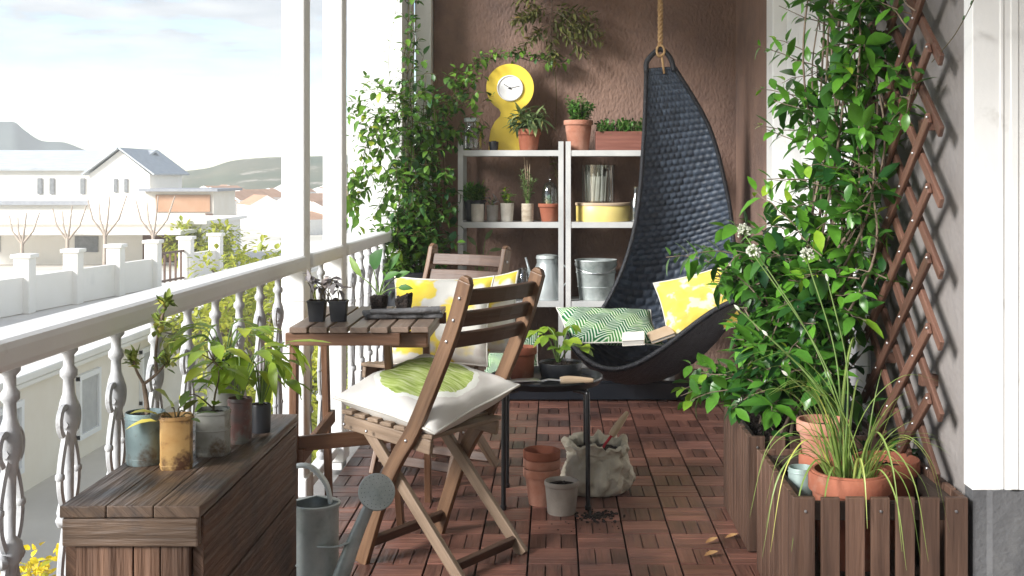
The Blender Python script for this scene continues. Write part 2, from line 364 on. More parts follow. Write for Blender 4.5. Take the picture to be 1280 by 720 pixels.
M['birch'] = mat('pale_paper_pot', (0.48, 0.44, 0.38), (0.68, 0.64, 0.57), rough=0.9, scale=14, bump=0.2, bscale=40)
M['tin_blue'] = mat('blue_grey_tin', (0.13, 0.19, 0.20), (0.25, 0.32, 0.33), rough=0.55, scale=8, metal=0.2, spots=((0.085, 0.06, 0.04), 17, 0.50, 0.66))
M['tin_ochre'] = mat('rusty_ochre_tin', (0.36, 0.20, 0.065), (0.50, 0.34, 0.14), rough=0.6, scale=12, metal=0.1, spots=((0.09, 0.04, 0.02), 18, 0.47, 0.60))
M['tin_grey'] = mat('worn_grey_tin', (0.21, 0.215, 0.195), (0.36, 0.36, 0.33), rough=0.55, scale=8, metal=0.3, spots=((0.12, 0.085, 0.055), 18, 0.50, 0.64))
M['tin_red'] = mat('dark_red_tin', (0.055, 0.048, 0.045), (0.16, 0.045, 0.035), rough=0.5, scale=13, metal=0.1, spots=((0.13, 0.13, 0.115), 16, 0.48, 0.6))
M['tin_teal'] = mat('pale_teal_tin', (0.20, 0.27, 0.25), (0.33, 0.41, 0.39), rough=0.5, scale=8, metal=0.2)
M['slate'] = mat('grey_slate', (0.055, 0.055, 0.058), (0.13, 0.13, 0.135), rough=0.7, scale=14, bump=0.6, bscale=50, stretch=(1, 3, 1))
M['stem'] = mat('green_brown_stem', (0.06, 0.045, 0.02), (0.11, 0.09, 0.035), rough=0.8, scale=20)
M['stem_green'] = mat('green_stem', (0.12, 0.20, 0.05), (0.22, 0.33, 0.10), rough=0.6, scale=20, transl=0.15)
M['pale_bark'] = mat('pale_bark', (0.34, 0.28, 0.23), (0.46, 0.39, 0.32), rough=0.9)
M['bark'] = mat('brown_bark', (0.13, 0.095, 0.07), (0.25, 0.19, 0.14), rough=0.9, scale=20, bump=0.6)
M['jasmine'] = leafmat('jasmine_leaf', (0.011, 0.056, 0.018), (0.115, 0.31, 0.030), rough=0.30)
M['vine'] = leafmat('vine_leaf', (0.018, 0.075, 0.026), (0.17, 0.33, 0.04), rough=0.42)
M['olive'] = leafmat('olive_leaf', (0.055, 0.070, 0.022), (0.19, 0.20, 0.06), rough=0.5)
M['fresh'] = leafmat('fresh_leaf', (0.09, 0.22, 0.022), (0.36, 0.50, 0.05), transl=0.4, rough=0.38)
M['succulent'] = leafmat('jade_leaf', (0.08, 0.14, 0.025), (0.30, 0.36, 0.08), transl=0.1, rough=0.35)
M['herb'] = leafmat('herb_leaf', (0.022, 0.085, 0.018), (0.10, 0.25, 0.04), rough=0.5)
M['sage'] = leafmat('sage_leaf', (0.045, 0.085, 0.035), (0.20, 0.27, 0.11), rough=0.6)
M['grey_leaf'] = leafmat('silver_leaf', (0.16, 0.15, 0.15), (0.38, 0.35, 0.36), rough=0.6)
M['chive'] = leafmat('chive_blade', (0.085, 0.17, 0.025), (0.32, 0.43, 0.12), transl=0.3, rough=0.4)
M['petal'] = mat('white_petal', (0.70, 0.72, 0.62), (0.80, 0.81, 0.72), rough=0.6, transl=0.3)
M['dry'] = mat('dry_leaf', (0.30, 0.15, 0.06), (0.45, 0.28, 0.12), rough=0.7, scale=40, transl=0.1)
M['tree_leaf'] = leafmat('tree_leaf', (0.20, 0.26, 0.02), (0.50, 0.50, 0.06), transl=0.4)
M['yellow_flower'] = leafmat('yellow_blossom', (0.50, 0.36, 0.01), (0.78, 0.62, 0.03), transl=0.2)

# ================================================================ STRUCTURE: the balcony
def block(name, m, label, cat, lo, hi, bevel=0.0):
    mb = MB(); lo = V(lo); hi = V(hi); c = (lo+hi)/2
    mb.box((0, 0, 0), hi-lo); o = mb.build(name, m, bevel=bevel); o.location = c
    return tag(o, label, cat)
BW, RW = 6.85, 1.05
# floor: a slab, then the wooden deck, cells of three slats turned this way and that
fl = tag(MB().build('floor', M['deck_base']), kind='structure')
bpy.data.objects.remove(fl)
mb = MB(); mb.box((0.30, 2.5, -0.11), (2.60, 8.72, 0.10)); 
tag(mb.build('floor', mat('balcony_slab', (0.22, 0.21, 0.20), (0.30, 0.29, 0.28), rough=0.9, bump=0.3)), kind='structure')
mb = MB(); mb.box((0.12, 2.25, -0.040), (1.85, 8.3, 0.030))
dk = tag(mb.build('deck_floor', M['deck_base']), kind='structure')
mb = MB(); CW, CL = 0.152, 0.149
i0 = -5
for i in range(-5, 8):
    for j in range(-36, 17):
        x0 = -0.08+i*CW; y0 = 3.688+j*CL; x1, y1 = x0+CW, y0+CL
        if x1 > RW-0.005: x1 = RW-0.005
        if y1 > BW-0.02 or x1-x0 < 0.03: continue
        e = 0.0030; par = (i+j) % 2 == 0
        t0 = rnd.uniform(-0.18, 0.18)
        for k in range(3):
            tt = 0.5+t0+rnd.uniform(-0.25, 0.25)+(-0.14 if par else 0.20)
            dz = rnd.uniform(-0.0008, 0.0008)
            if par:
                a = x0+e+(x1-x0-2*e)*k/3+(0.0034 if k else 0); b = x0+e+(x1-x0-2*e)*(k+1)/3
                mb.beam((( a+b)/2, y0+e, -0.006+dz), ((a+b)/2, y1-e, -0.006+dz), b-a, 0.012, tint=tt)
            else:
                a = y0+e+(y1-y0-2*e)*k/3+0.0006; b = y0+e+(y1-y0-2*e)*(k+1)/3-0.0006
                mb.beam((x0+e, (a+b)/2, -0.006+dz), (x1-e, (a+b)/2, -0.006+dz), b-a, 0.012, tint=tt)
tag(mb.build('deck_slats', M['deck'], dk, bevel=0.0012), kind='structure')

block('back_wall', M['plaster_brown'], 'rough brown stucco wall at the end of the balcony behind the shelves', 'wall', (-0.70, BW, -0.06), (RW+0.30, BW+0.25, 2.75))
# right wall: brown return by the corner, then the greyish stretch behind the trellis
block('side_wall', M['plaster_brown'], 'short stretch of brown stucco wall between the back corner and the white door surround', 'wall', (RW, 5.823, -0.06), (RW+0.28, BW-0.003, 2.75))
d = thing('door_surround', 'white painted door surround behind the climbing plant', 'doorway', (RW, 4.87, 0))
mb = MB(); mb.box((1.16, 4.87, 1.37), (0.10, 1.90, 2.74)); mb.build('panel', M['white'], d, world=True)
mb = MB()
for y in (5.73, 4.01): mb.box((RW+0.050, y, 1.37), (0.118, 0.16, 2.74))
mb.box((RW+0.050, 4.87, 2.62), (0.114, 1.555, 0.20)); mb.build('architrave', M['white'], d, world=True, bevel=0.006)
mb = MB()
for z0, z1 in ((0.2, 0.9), (1.0, 2.4)): mb.box((1.107, 4.87, (z0+z1)/2), (0.012, 1.1, z1-z0))
mb.build('door_panel', M['white'], d, world=True, bevel=0.004)
block('trellis_wall', M['plaster_grey'], 'grey taupe plaster wall behind the wooden trellis', 'wall', (RW, 3.026, -0.06), (RW+0.28, 3.925, 2.75))
# near right pilaster: white moulded upper part on a rough grey foot
pl = thing('pilaster', 'white painted pilaster on a grey rendered foot at the right', 'pilaster', (1.25, 3.0, 0))
mb = MB(); mb.box((1.2725, 2.990, 1.557), (0.455, 0.064, 2.366))
for x, w_ in ((1.118, .010), (1.150, .020), (1.215, .008), (1.236, .014)): mb.box((x, 2.9575, 1.557), (w_, 0.005, 2.362))
mb.build('shaft', M['white'], pl, world=True, bevel=0.003)
mb = MB(); n = 40; o0 = 0                                        # rough broken upper edge of the foot
for i in range(n+1):
    x = 1.048+0.452*i/n; z = 0.374+0.009*mnoise.noise(V((x*22, 0, 3)))-(0.012 if x > 1.19 else 0)*min(1, (x-1.19)*20 if x > 1.19 else 0); y = 2.962 if x < 1.088 else 2.952
    mb.v += [V((x, y, -0.05)), V((x, y, z)), V((x, 3.02, z)), V((x, 3.02, -0.05))]
for i in range(n):
    for k in range(3): mb.face((i*4+k+4, i*4+k+5, i*4+k+1, i*4+k))
mb.face((0, 1, 2, 3)); e = n*4; mb.face((e+3, e+2, e+1, e))
mb.build('foot', M['plinth'], pl, world=True)
block('house_wall', M['plaster_grey'], 'plaster house wall beside the viewer', 'wall', (1.505, -2.2, -0.06), (1.75, 3.02, 2.75))
# ceiling
mb = MB(); mb.box((0.30, 2.45, 2.85), (2.85, 9.3, 0.20)); c = mb.build('ceiling', M['ceiling']); tag(c, kind='structure')

# back left corner: white wall end and inner pilaster, with a drainpipe at their joint
ce = thing('corner_pilaster', 'broad white painted pilaster where the railing ends at the back', 'pilaster', (-0.98, 6.7, 0))
mb = MB(); mb.box((-0.985, 6.775, 1.34), (0.30, 0.55, 2.80)); mb.build('shaft', M['white'], ce, world=True, bevel=0.005)
mb = MB(); mb.tube([(-0.812, 6.70, 0), (-0.812, 6.70, 2.74)], 0.018, 12); mb.build('downpipe', M['white'], ce, world=True, smooth=40)
block('inner_pilaster', M['white'], 'narrow white pilaster between the drainpipe and the brown wall', 'pilaster', (-0.79, 6.745, -0.05), (-0.702, BW+0.1, 2.745), 0.004)

# ---------------------------------------------------------------- posts, railing
def post(y, label):
    t = thing('balcony_post', label, 'post', (-0.90, y, 0), group='white posts along the railing')
    mb = MB(); mb.box((0, 0, 1.355), (0.080, 0.100, 2.78)); mb.build('shaft', M['white'], t, bevel=0.006)
    mb = MB(); mb.box((0, 0, 2.66), (0.112, 0.132, 0.12)); mb.build('capital', M['white'], t, bevel=0.006)
    mb = MB(); mb.box((0, 0, 0.06), (0.100, 0.122, 0.12)); mb.build('base', M['white'], t, bevel=0.006)
    return t
p0 = post(4.12, 'white square post at the railing, nearer of the two')
for y, lab in ((4.85, 'white square post at the railing, farther of the two'),):
    c = copy_tree(p0); c.location.y = y; c['label'] = lab

ral = thing('railing', 'white balcony railing with a wooden handrail on ornate iron balusters', 'railing', (-0.90, 3.2, 0))
def rail_z(y): return 0.905-0.008*(y-1.8)
mb = MB()
for a, b in ((-0.6, 4.067), (4.173, 4.797), (4.903, 6.495)):
    mb.sweep([(-0.90, a, rail_z(a)-0.026), (-0.90, b, rail_z(b)-0.026)], 0.105, 0.052)
mb.build('handrail', M['white'], ral, world=True, bevel=0.014)
mb = MB()
for a, b in ((-0.6, 4.050), (4.188, 4.782), (4.918, 6.495)): mb.box((-0.90, (a+b)/2, 0.05), (0.05, b-a, 0.035))
mb.build('bottom_rail', M['white'], ral, world=True, bevel=0.004)
def baluster_mesh():
    """cast iron: a centre rod with collars, paired scrolls and two lyres one above the other; local z = world z"""
    mb = MB()
    prof = [(0.012, 0.06), (0.012, 0.085), (0.018, 0.09), (0.018, 0.105), (0.008, 0.115), (0.008, 0.30), (0.018, 0.31), (0.018, 0.325), (0.011, 0.335), (0.011, 0.515),
            (0.019, 0.525), (0.022, 0.54), (0.019, 0.555), (0.009, 0.565), (0.010, 0.66), (0.014, 0.685), (0.019, 0.705), (0.020, 0.725), (0.016, 0.745), (0.011, 0.76), (0.010, 0.785),
            (0.016, 0.792), (0.016, 0.802), (0.010, 0.81), (0.010, 0.83), (0.017, 0.838), (0.017, 0.850), (0.011, 0.858), (0.011, 0.868)]
    mb.lathe(prof, seg=10)
    for s_ in (-1, 1):
        for z0, z1, wd in ((0.535, 0.690, 0.040), (0.325, 0.53, 0.040), (0.11, 0.315, 0.038)):
            pts = []
            for i in range(13):
                t = i/12; pts.append((0, s_*(0.006+wd*math.sin(math.pi*min(1, t*0.96))**0.8*(1.05-0.45*t)), z0+(z1-z0)*t))
            mb.tube(pts, 0.0068, 6)
            mb.ball(pts[6], 0.0095, 8, 5)
        pts = []
        for i in range(15):                                     # scroll at the shoulder
            a = -1.2+i*0.42; r = 0.031-0.0014*i
            pts.append((0, s_*(0.020+r*math.cos(a)*0.8), 0.715+r*math.sin(a)))
        mb.tube(pts, 0.007, 6)
        mb.ball((0, s_*0.03, 0.53), 0.013, 6, 4)
    return mb
bal = None
ys = [1.956-0.237*k for k in range(1, 7)][::-1]+[1.956+0.237*k for k in range(0, 20)]
for y in ys:
    if abs(y-4.12) < 0.075 or abs(y-4.85) < 0.075 or y > 6.44: continue
    if bal is None:
        bal = baluster_mesh().build('baluster', M['iron'], ral, smooth=50); b = bal
    else:
        b = bal.copy(); C.objects.link(b)
    b.location = (0, y-3.2, -0.004*(y-1.8))

# ================================================================ OUTSIDE
GZ = -3.6
mb = MB(); N_ = 40
mb.v += [V((-420, -60, GZ)), V((420, -60, GZ)), V((420, 430, GZ)), V((-420, 430, GZ))]; mb.face((0, 1, 2, 3))
tag(mb.build('ground', mat('pale_street', (0.55, 0.51, 0.45), (0.66, 0.62, 0.55), rough=0.95, scale=0.5, spots=((0.48, 0.47, 0.38), 0.06, 0.5, 0.7))), kind='structure')
M['house_white'] = mat('house_white', (0.78, 0.75, 0.69), (0.83, 0.80, 0.75), rough=0.8, scale=1.2, spots=((0.62, 0.61, 0.58), 0.8, 0.6, 0.85))
M['house_cream'] = mat('house_cream', (0.78, 0.71, 0.60), (0.83, 0.77, 0.67), rough=0.85, scale=1.2)
M['roof_grey'] = mat('roof_slate', (0.40, 0.43, 0.45), (0.50, 0.53, 0.55), rough=0.8, scale=1.4, stretch=(1, 4, 4))
M['roof_tan'] = mat('tan_panel', (0.42, 0.24, 0.14), (0.50, 0.30, 0.19), rough=0.8, scale=1)
M['pane'] = mat('dark_pane', (0.16, 0.17, 0.18), (0.24, 0.25, 0.26), rough=0.15)
M['frame_w'] = mat('white_frame', (0.8, 0.8, 0.79), rough=0.5)
M['shutter_grey'] = mat('pale_shutter', (0.42, 0.42, 0.42), (0.5, 0.5, 0.49), rough=0.6)
M['band'] = mat('grey_band', (0.26, 0.27, 0.29), (0.33, 0.34, 0.36), rough=0.7)
M['brown_dark'] = mat('brown_shutter', (0.12, 0.07, 0.05), (0.18, 0.11, 0.08), rough=0.6)

# raised terrace across the lane, its retaining wall with windows
mb = MB(); mb.box((-30.2, 33, -2.75), (44, 46, 1.7)); tag(mb.build('terrace_ground', mat('pale_paving', (0.62, 0.59, 0.54), (0.70, 0.67, 0.62), rough=0.9, scale=1.0)), kind='structure')
t = thing('garden_wall', 'low cream wall with a moulded top and shuttered windows across the lane, seen through the balusters', 'wall', (-8.0, 18, GZ))
mb = MB(); mb.box((-8.08, 30, -2.70), (0.20, 40, 1.80)); mb.build('wall', M['house_cream'], t, world=True)
mb = MB(); mb.box((-7.98, 30, -1.83), (0.34, 40, 0.12)); mb.box((-7.94, 30, -1.94), (0.20, 40, 0.08)); mb.build('coping', M['house_white'], t, world=True, bevel=0.02)
for y in (11.6, 14.4, 17.2, 20.2, 23.2):
    mb = MB()
    for dy in (-0.42, 0.42): mb.box((-7.95, y+dy, -2.72), (0.08, 0.09, 1.05))
    for dz in (-0.50, 0.50): mb.box((-7.95, y, -2.72+dz), (0.085, 0.93, 0.09))
    f = mb.build('window', M['frame_w'], t, world=True)
    mb = MB(); mb.box((-7.965, y, -2.72), (0.03, 0.76, 0.95)); mb.build('pane', M['shutter_grey'], f, world=True)

# fence of pillars and panels on the terrace
t = thing('pillar_fence', 'white garden fence with square pillars and low panels in front of the white house', 'fence', (-11.3, 28, -1.9))
A, B = V((-12.4, 22.5, -1.9)), V((-10.3, 36.0, -1.9))
prev = None
k = 0
for i in range(8):
    p = A.lerp(B, i/7)
    mb = MB(); mb.box(p+V((0, 0, 0.62)), (0.36, 0.36, 1.24)); mb.box(p+V((0, 0, 1.28)), (0.46, 0.46, 0.09)); mb.build('pillar', M['house_white'], t, world=True, bevel=0.02)
    if prev is not None and i != 6:
        mb = MB(); mb.beam(prev+V((0, 0, 0.42)), p+V((0, 0, 0.42)), 0.14, 0.80); mb.build('panel', M['house_white'], t, world=True)
    elif prev is not None:
        mb = MB()
        for q in range(1, 6): mb.beam(prev.lerp(p, q/6)+V((0, 0, 0.1)), prev.lerp(p, q/6)+V((0, 0, 0.95)), 0.05, 0.05, (1, 0, 0))
        for z in (0.15, 0.92): mb.beam(prev+V((0, 0, z)), p+V((0, 0, z)), 0.05, 0.06)
        mb.build('gate', M['brown_dark'], t, world=True)
    prev = p

# low veranda house behind the fence
vh = thing('veranda_house', 'low white house with a flat canopy and dark doorway behind the pillar fence', 'house', (-15.5, 42, -1.9))
mb = MB(); mb.box((-17.0, 43.5, -1.20), (9.6, 5.0, 1.4)); mb.build('wall', M['house_white'], vh, world=True)
mb = MB(); mb.box((-16.6, 40.0, -0.72), (8.6, 2.2, 0.12)); mb.build('canopy', M['house_white'], vh, world=True)
mb = MB(); mb.box((-13.4, 40.98, -1.30), (1.7, 0.06, 1.05)); mb.build('doorway', M['brown_dark'], vh, world=True)
mb = MB(); mb.box((-17.0, 43.5, -0.44), (10.0, 5.4, 0.12)); mb.build('roof', M['house_white'], vh, world=True)
for x in (-19.6, -16.2):
    mb = MB(); mb.box((x, 40.98, -1.2), (0.8, 0.06, 0.55)); mb.build('window', M['pane'], vh, world=True)

def fork(loc, h, label):
    t = thing('pruned_tree', label, 'tree', loc, group='bare pruned trees by the veranda')
    mb = MB(); mb.tube([(0, 0, 0), (0.02, 0, h*0.55)], 0.07, 7, 0.055); mb.build('trunk', M['pale_bark'], t, smooth=60)
    mb = MB()
    for a, l in ((-0.5, .55), (0.1, 0.6), (0.55, 0.6), (-0.2, 0.5)):
        mb.tube([(0.02, 0, h*0.5), (0.02+a*h*0.35, 0.1*a, h*0.75), (0.02+a*h*0.55, 0.1, h*(0.5+l))], 0.045, 6, 0.02)
    mb.build('limb', M['pale_bark'], t, smooth=60)
fork((-17.2, 38.2, -1.9), 1.7, 'bare pruned tree with forked limbs, leftmost before the veranda')
fork((-15.9, 38.6, -1.9), 1.9, 'bare pruned tree with forked limbs, second from the left before the veranda')
fork((-14.6, 38.4, -1.9), 2.2, 'bare pruned tree with forked limbs, third from the left before the veranda')
fork((-12.9, 38.0, -1.9), 2.2, 'bare pruned tree with forked limbs, beside the dark doorway')

# white house with a grey roof
h = thing('white_house', 'two storey white house with a grey gabled roof below the mountain', 'house', (-26, 66, -1.9))
mb = MB(); mb.box((-28.5, 66.5, -0.2), (11.0, 6.0, 3.5)); mb.build('wall', M['house_white'], h, world=True)
def gable(x0, x1, y0, y1, z0, z1, zr):
    mb = MB(); xm = (x0+x1)/2
    mb.v += [V(p) for p in ((x0, y0, z0), (x1, y0, z0), (x1, y0, z1), (xm, y0, zr), (x0, y0, z1), (x0, y1, z0), (x1, y1, z0), (x1, y1, z1), (xm, y1, zr), (x0, y1, z1))]
    for q in ((0, 1, 2, 3, 4), (9, 8, 7, 6, 5), (1, 6, 7, 2), (5, 0, 4, 9), (4, 3, 8, 9), (3, 2, 7, 8)): mb.face(q)
    return mb
gable(-24.6, -21.4, 62.6, 68, -1.9, 1.25, 2.50).build('gable_wall', M['house_white'], h, world=True)
mb = MB()
for sx in (-1, 1):
    mb.beam((-23.0+sx*0.98, 62.3, 1.93), (-23.0+sx*0.98, 68.4, 1.93), 2.32, 0.09, V((sx*0.60, 0, 0.8)))
rf = mb.build('gable_roof', M['roof_grey'], h, world=True)
mb = MB(); o0 = len(mb.v)
mb.v += [V(p) for p in ((-34.4, 63.1, 1.5), (-22.6, 63.1, 1.5), (-22.4, 66.5, 2.55), (-34.4, 66.5, 2.55), (-34.4, 70, 1.5), (-22.6, 70, 1.5))]
mb.face((0, 1, 2, 3)); mb.face((3, 2, 5, 4)); mb.build('roof', M['roof_grey'], h, world=True, solid=0.12)
mb = MB(); mb.box((-28.0, 63.35, -0.28), (7.6, 0.5, 0.22)); mb.build('ledge', M['band'], h, world=True)
for x in (-27.6, -26.95, -25.3, -24.75):
    mb = MB(); mb.box((x, 63.46, 0.62), (0.24, 0.10, 0.85)); mb.build('window', M['pane'], h, world=True)
for x in (-23.2, -22.65):
    mb = MB(); mb.box((x, 62.57, 0.65), (0.18, 0.10, 0.72)); mb.build('window', M['pane'], h, world=True)

h = thing('flat_roofed_house', 'cream flat roofed house with a tan wall panel beside the white house', 'house', (-18.5, 60, -1.9))
mb = MB(); mb.box((-18.7, 61, -0.9), (3.4, 4, 2.6)); mb.build('wall', M['house_cream'], h, world=True)
mb = MB(); mb.box((-18.5, 58.95, -0.20), (2.7, 0.10, 0.85)); mb.build('wall_panel', M['roof_tan'], h, world=True)
mb = MB(); mb.box((-18.6, 60.8, 0.46), (3.9, 4.7, 0.13)); mb.build('roof', M['band'], h, world=True)
mb = MB(); mb.box((-17.2, 58.93, -1.1), (0.35, 0.08, 0.8)); mb.build('window', M['brown_dark'], h, world=True)
# houses scattered over the slope far behind
for k in range(22):
    Y = rnd.uniform(95, 160); px = rnd.uniform(262, 470); X = (px-693)*Y/1480
    z = -3.6+max(0, (Y-100)*0.030)
    wd, hh = rnd.uniform(2.4, 4.6), rnd.uniform(1.6, 2.7)
    mb = gable(-wd/2, wd/2, -3, 3, -1, hh*0.7, hh*1.05)
    mb.cur = 1
    q0 = len(mb.v)
    hs = mb.build('far_house', [M['house_white'], M['roof_tan']])
    hs.location = (X, Y, z); hs.rotation_euler = (0, 0, rnd.uniform(-0.6, 0.6))
    for i in (4, 5): hs.data.polygons[i].material_index = 1
    tag(hs, 'small pale house among others on the hazy far slope', 'house', 'far houses on the slope')

# hills
def hill(name, m, prof, Y, depth, zb=GZ, seed=0):
    mb = MB(); P = [at(px, py, Y) for px, py in prof]; P = spline(P, 5)
    rows = 9; n = len(P)
    for r_ in range(rows):
        f = r_/(rows-1)                                        # 0 front foot .. 0.5 ridge .. 1 back foot
        for i, p in enumerate(P):
            k = 1-abs(f-0.5)*2; k = k**1.15
            x = p.x*(1+(f-0.5)*depth/Y); y = Y+(f-0.5)*depth
            z = zb+(p.z-zb)*k*(1+(0.10*mnoise.noise(V((x*0.03, y*0.05, seed))) if 0.02 < k < 0.98 else 0))
            mb.v.append(V((x, y, z)))
    for r_ in range(rows-1):
        for i in range(n-1): mb.face((r_*n+i, r_*n+i+1, (r_+1)*n+i+1, (r_+1)*n+i))
    return tag(mb.build(name, m, smooth=True), kind='structure')
M['hill'] = mat('hill_scrub', (0.07, 0.10, 0.06), (0.16, 0.15, 0.10), rough=0.95, scale=0.06, spots=((0.36, 0.33, 0.28), 0.12, 0.56, 0.66))
M['mountain'] = mat('mountain_rock', (0.055, 0.085, 0.080), (0.11, 0.13, 0.12), rough=0.95, scale=0.03)
hill('mountain', M['mountain'], ((-420, 190), (-240, 160), (-120, 148), (-60, 149), (0, 152), (18, 153), (32, 164), (52, 176), (80, 178), (105, 187), (140, 198), (200, 212), (260, 222), (330, 230), (420, 240)), 320, 130, seed=2)
hill('far_hills', M['hill'], ((60, 244), (140, 236), (200, 224), (225, 215), (260, 210), (290, 201), (330, 197), (370, 196), (430, 194), (520, 190), (700, 196), (900, 210), (1100, 240)), 200, 110, seed=5)

# leafy trees of the gardens
def leafy_tree(loc, rad, hgt, label, seed, crown=None, size=0.16, n=900):
    t = thing('garden_tree', label, 'tree', loc, group='yellow green garden trees')
    r_ = random.Random(seed); st = MB(); lf = MB()
    st.tube([(0, 0, 0), (0.05, 0.03, hgt*0.35), (0, 0.06, hgt*0.6)], rad*0.09, 8, rad*0.045)
    cl = []
    for i in range(14):
        a = r_.uniform(0, 6.28); e = r_.uniform(-0.3, 1.1); q = rad*r_.uniform(0.55, 0.95)
        p = V((q*math.cos(a)*math.cos(e), q*math.sin(a)*math.cos(e), hgt*0.62+q*math.sin(e)*0.75)); cl.append((p, rad*r_.uniform(0.26, 0.44)))
        st.tube([(0, 0.03, hgt*0.4), p*0.5+V((0, 0, hgt*0.25)), p], rad*0.035, 5, rad*0.012, cap=False)
    for i in range(n):
        p, q = r_.choice(cl)
        dv_ = V((r_.gauss(0, 1), r_.gauss(0, 1), r_.gauss(0, 1))).normalized()
        c = p+dv_*q*r_.uniform(0.4, 1.1)
        d_ = (dv_+V((r_.uniform(-.8, .8), r_.uniform(-.8, .8), r_.uniform(-.8, .4)))).normalized()
        lf.leaf(c, d_, V((0, 0, 1))+dv_*0.6, size*r_.uniform(0.7, 1.4), size*0.6*r_.uniform(0.7, 1.3), r_.uniform(0.1, 0.95))
    st.build('trunk', M['bark'], t, smooth=60); lf.build('crown', M['tree_leaf'], t)
    return t
for k, (px, Y, rad, top, lab) in enumerate((
        (330, 21, 1.3, 0.35, 'yellow green tree just left of the nearer white post'),
        (268, 24, 1.1, -0.20, 'low yellow green tree beside the pillar fence'),
        (300, 15, 0.95, -1.15, 'yellow green tree seen through the balusters'),
        (372, 17, 0.9, -0.55, 'pale tree seen between the two white posts'),
        (430, 20, 1.2, -0.2, 'tree behind the railing near the climbing vine'),
        (350, 12, 0.75, -1.0, 'bushy yellow green shrub below the handrail by the post'),
        (245, 40, 1.3, -0.9, 'round pale green tree on the slope past the fence'),
        (318, 30, 1.8, -0.25, 'broad yellow green tree behind the one beside the nearer post'),
        (285, 27, 0.9, -1.35, 'low round bush between the fence and the broad tree'),
        (308, 13, 0.7, -1.75, 'small bright shrub under the handrail, between two balusters'),
        (338, 16, 0.9, -1.4, 'yellow green tree under the handrail close to the nearer post'),
        (405, 14, 0.8, -0.9, 'bright shrub seen past the farther white post'))):
    X = (px-693)*Y/1480; b = GZ if X > -8.0 or Y > 56 else -1.9
    leafy_tree((X, Y, b), rad, (top-b)/1.25, lab, 20+k, size=0.15 if Y < 30 else 0.2, n=1100)
# yellow blossoms at the lower left
t = thing('flowering_shrub', 'shrub of bright yellow flowers below the railing at the lower left', 'shrub', (-2.62, 5.9, GZ))
lf = MB(); gl = MB(); st = MB()
for i in range(26):
    a = rnd.uniform(0, 6.28); q = 0.42*math.sqrt(rnd.random()); tip = V((q*math.cos(a), q*math.sin(a), 2.80-0.45*q*q*2+rnd.uniform(-.15, .08)))
    st.tube([(0, 0, 0), tip*0.5+V((0, 0, 0.2)), tip], 0.012, 5, 0.005, cap=False)
    for j in range(16):
        d_ = (rv()+V((0, 0, 0.7))).normalized(); lf.leaf(tip+rv(0.07), d_, rv()+V((0, 0, 1)), 0.045, 0.035, rnd.random(), 0.3)
    for j in range(26):
        k = rnd.uniform(0.45, 0.95); d_ = rv().normalized(); gl.leaf(tip*k+rv(0.10)+V((0, 0, 0.1)), d_, V((0, 0, 1))+rv(.3), 0.07, 0.035, rnd.random())
st.build('stem', M['stem'], t); lf.build('blossom', M['yellow_flower'], t); gl.build('foliage', M['tree_leaf'], t)

# air: pale haze over the whole place
mb = MB(); mb.box((0, 185, 6.95), (860, 510, 23.1))
hz = mb.build('haze', M['white']); tag(hz, kind='stuff')
hm = bpy.data.materials.new('haze_air'); hm.use_nodes = True; hm.node_tree.nodes.clear()
ho = hm.node_tree.nodes.new('ShaderNodeOutputMaterial'); hv = hm.node_tree.nodes.new('ShaderNodeVolumePrincipled')
hv.inputs['Color'].default_value = (0.96, 0.97, 0.98, 1); hv.inputs['Density'].default_value = 0.0014; hv.inputs['Anisotropy'].default_value = 0.2
hm.node_tree.links.new(hv.outputs[0], ho.inputs['Volume']); hz.data.materials.clear(); hz.data.materials.append(hm)

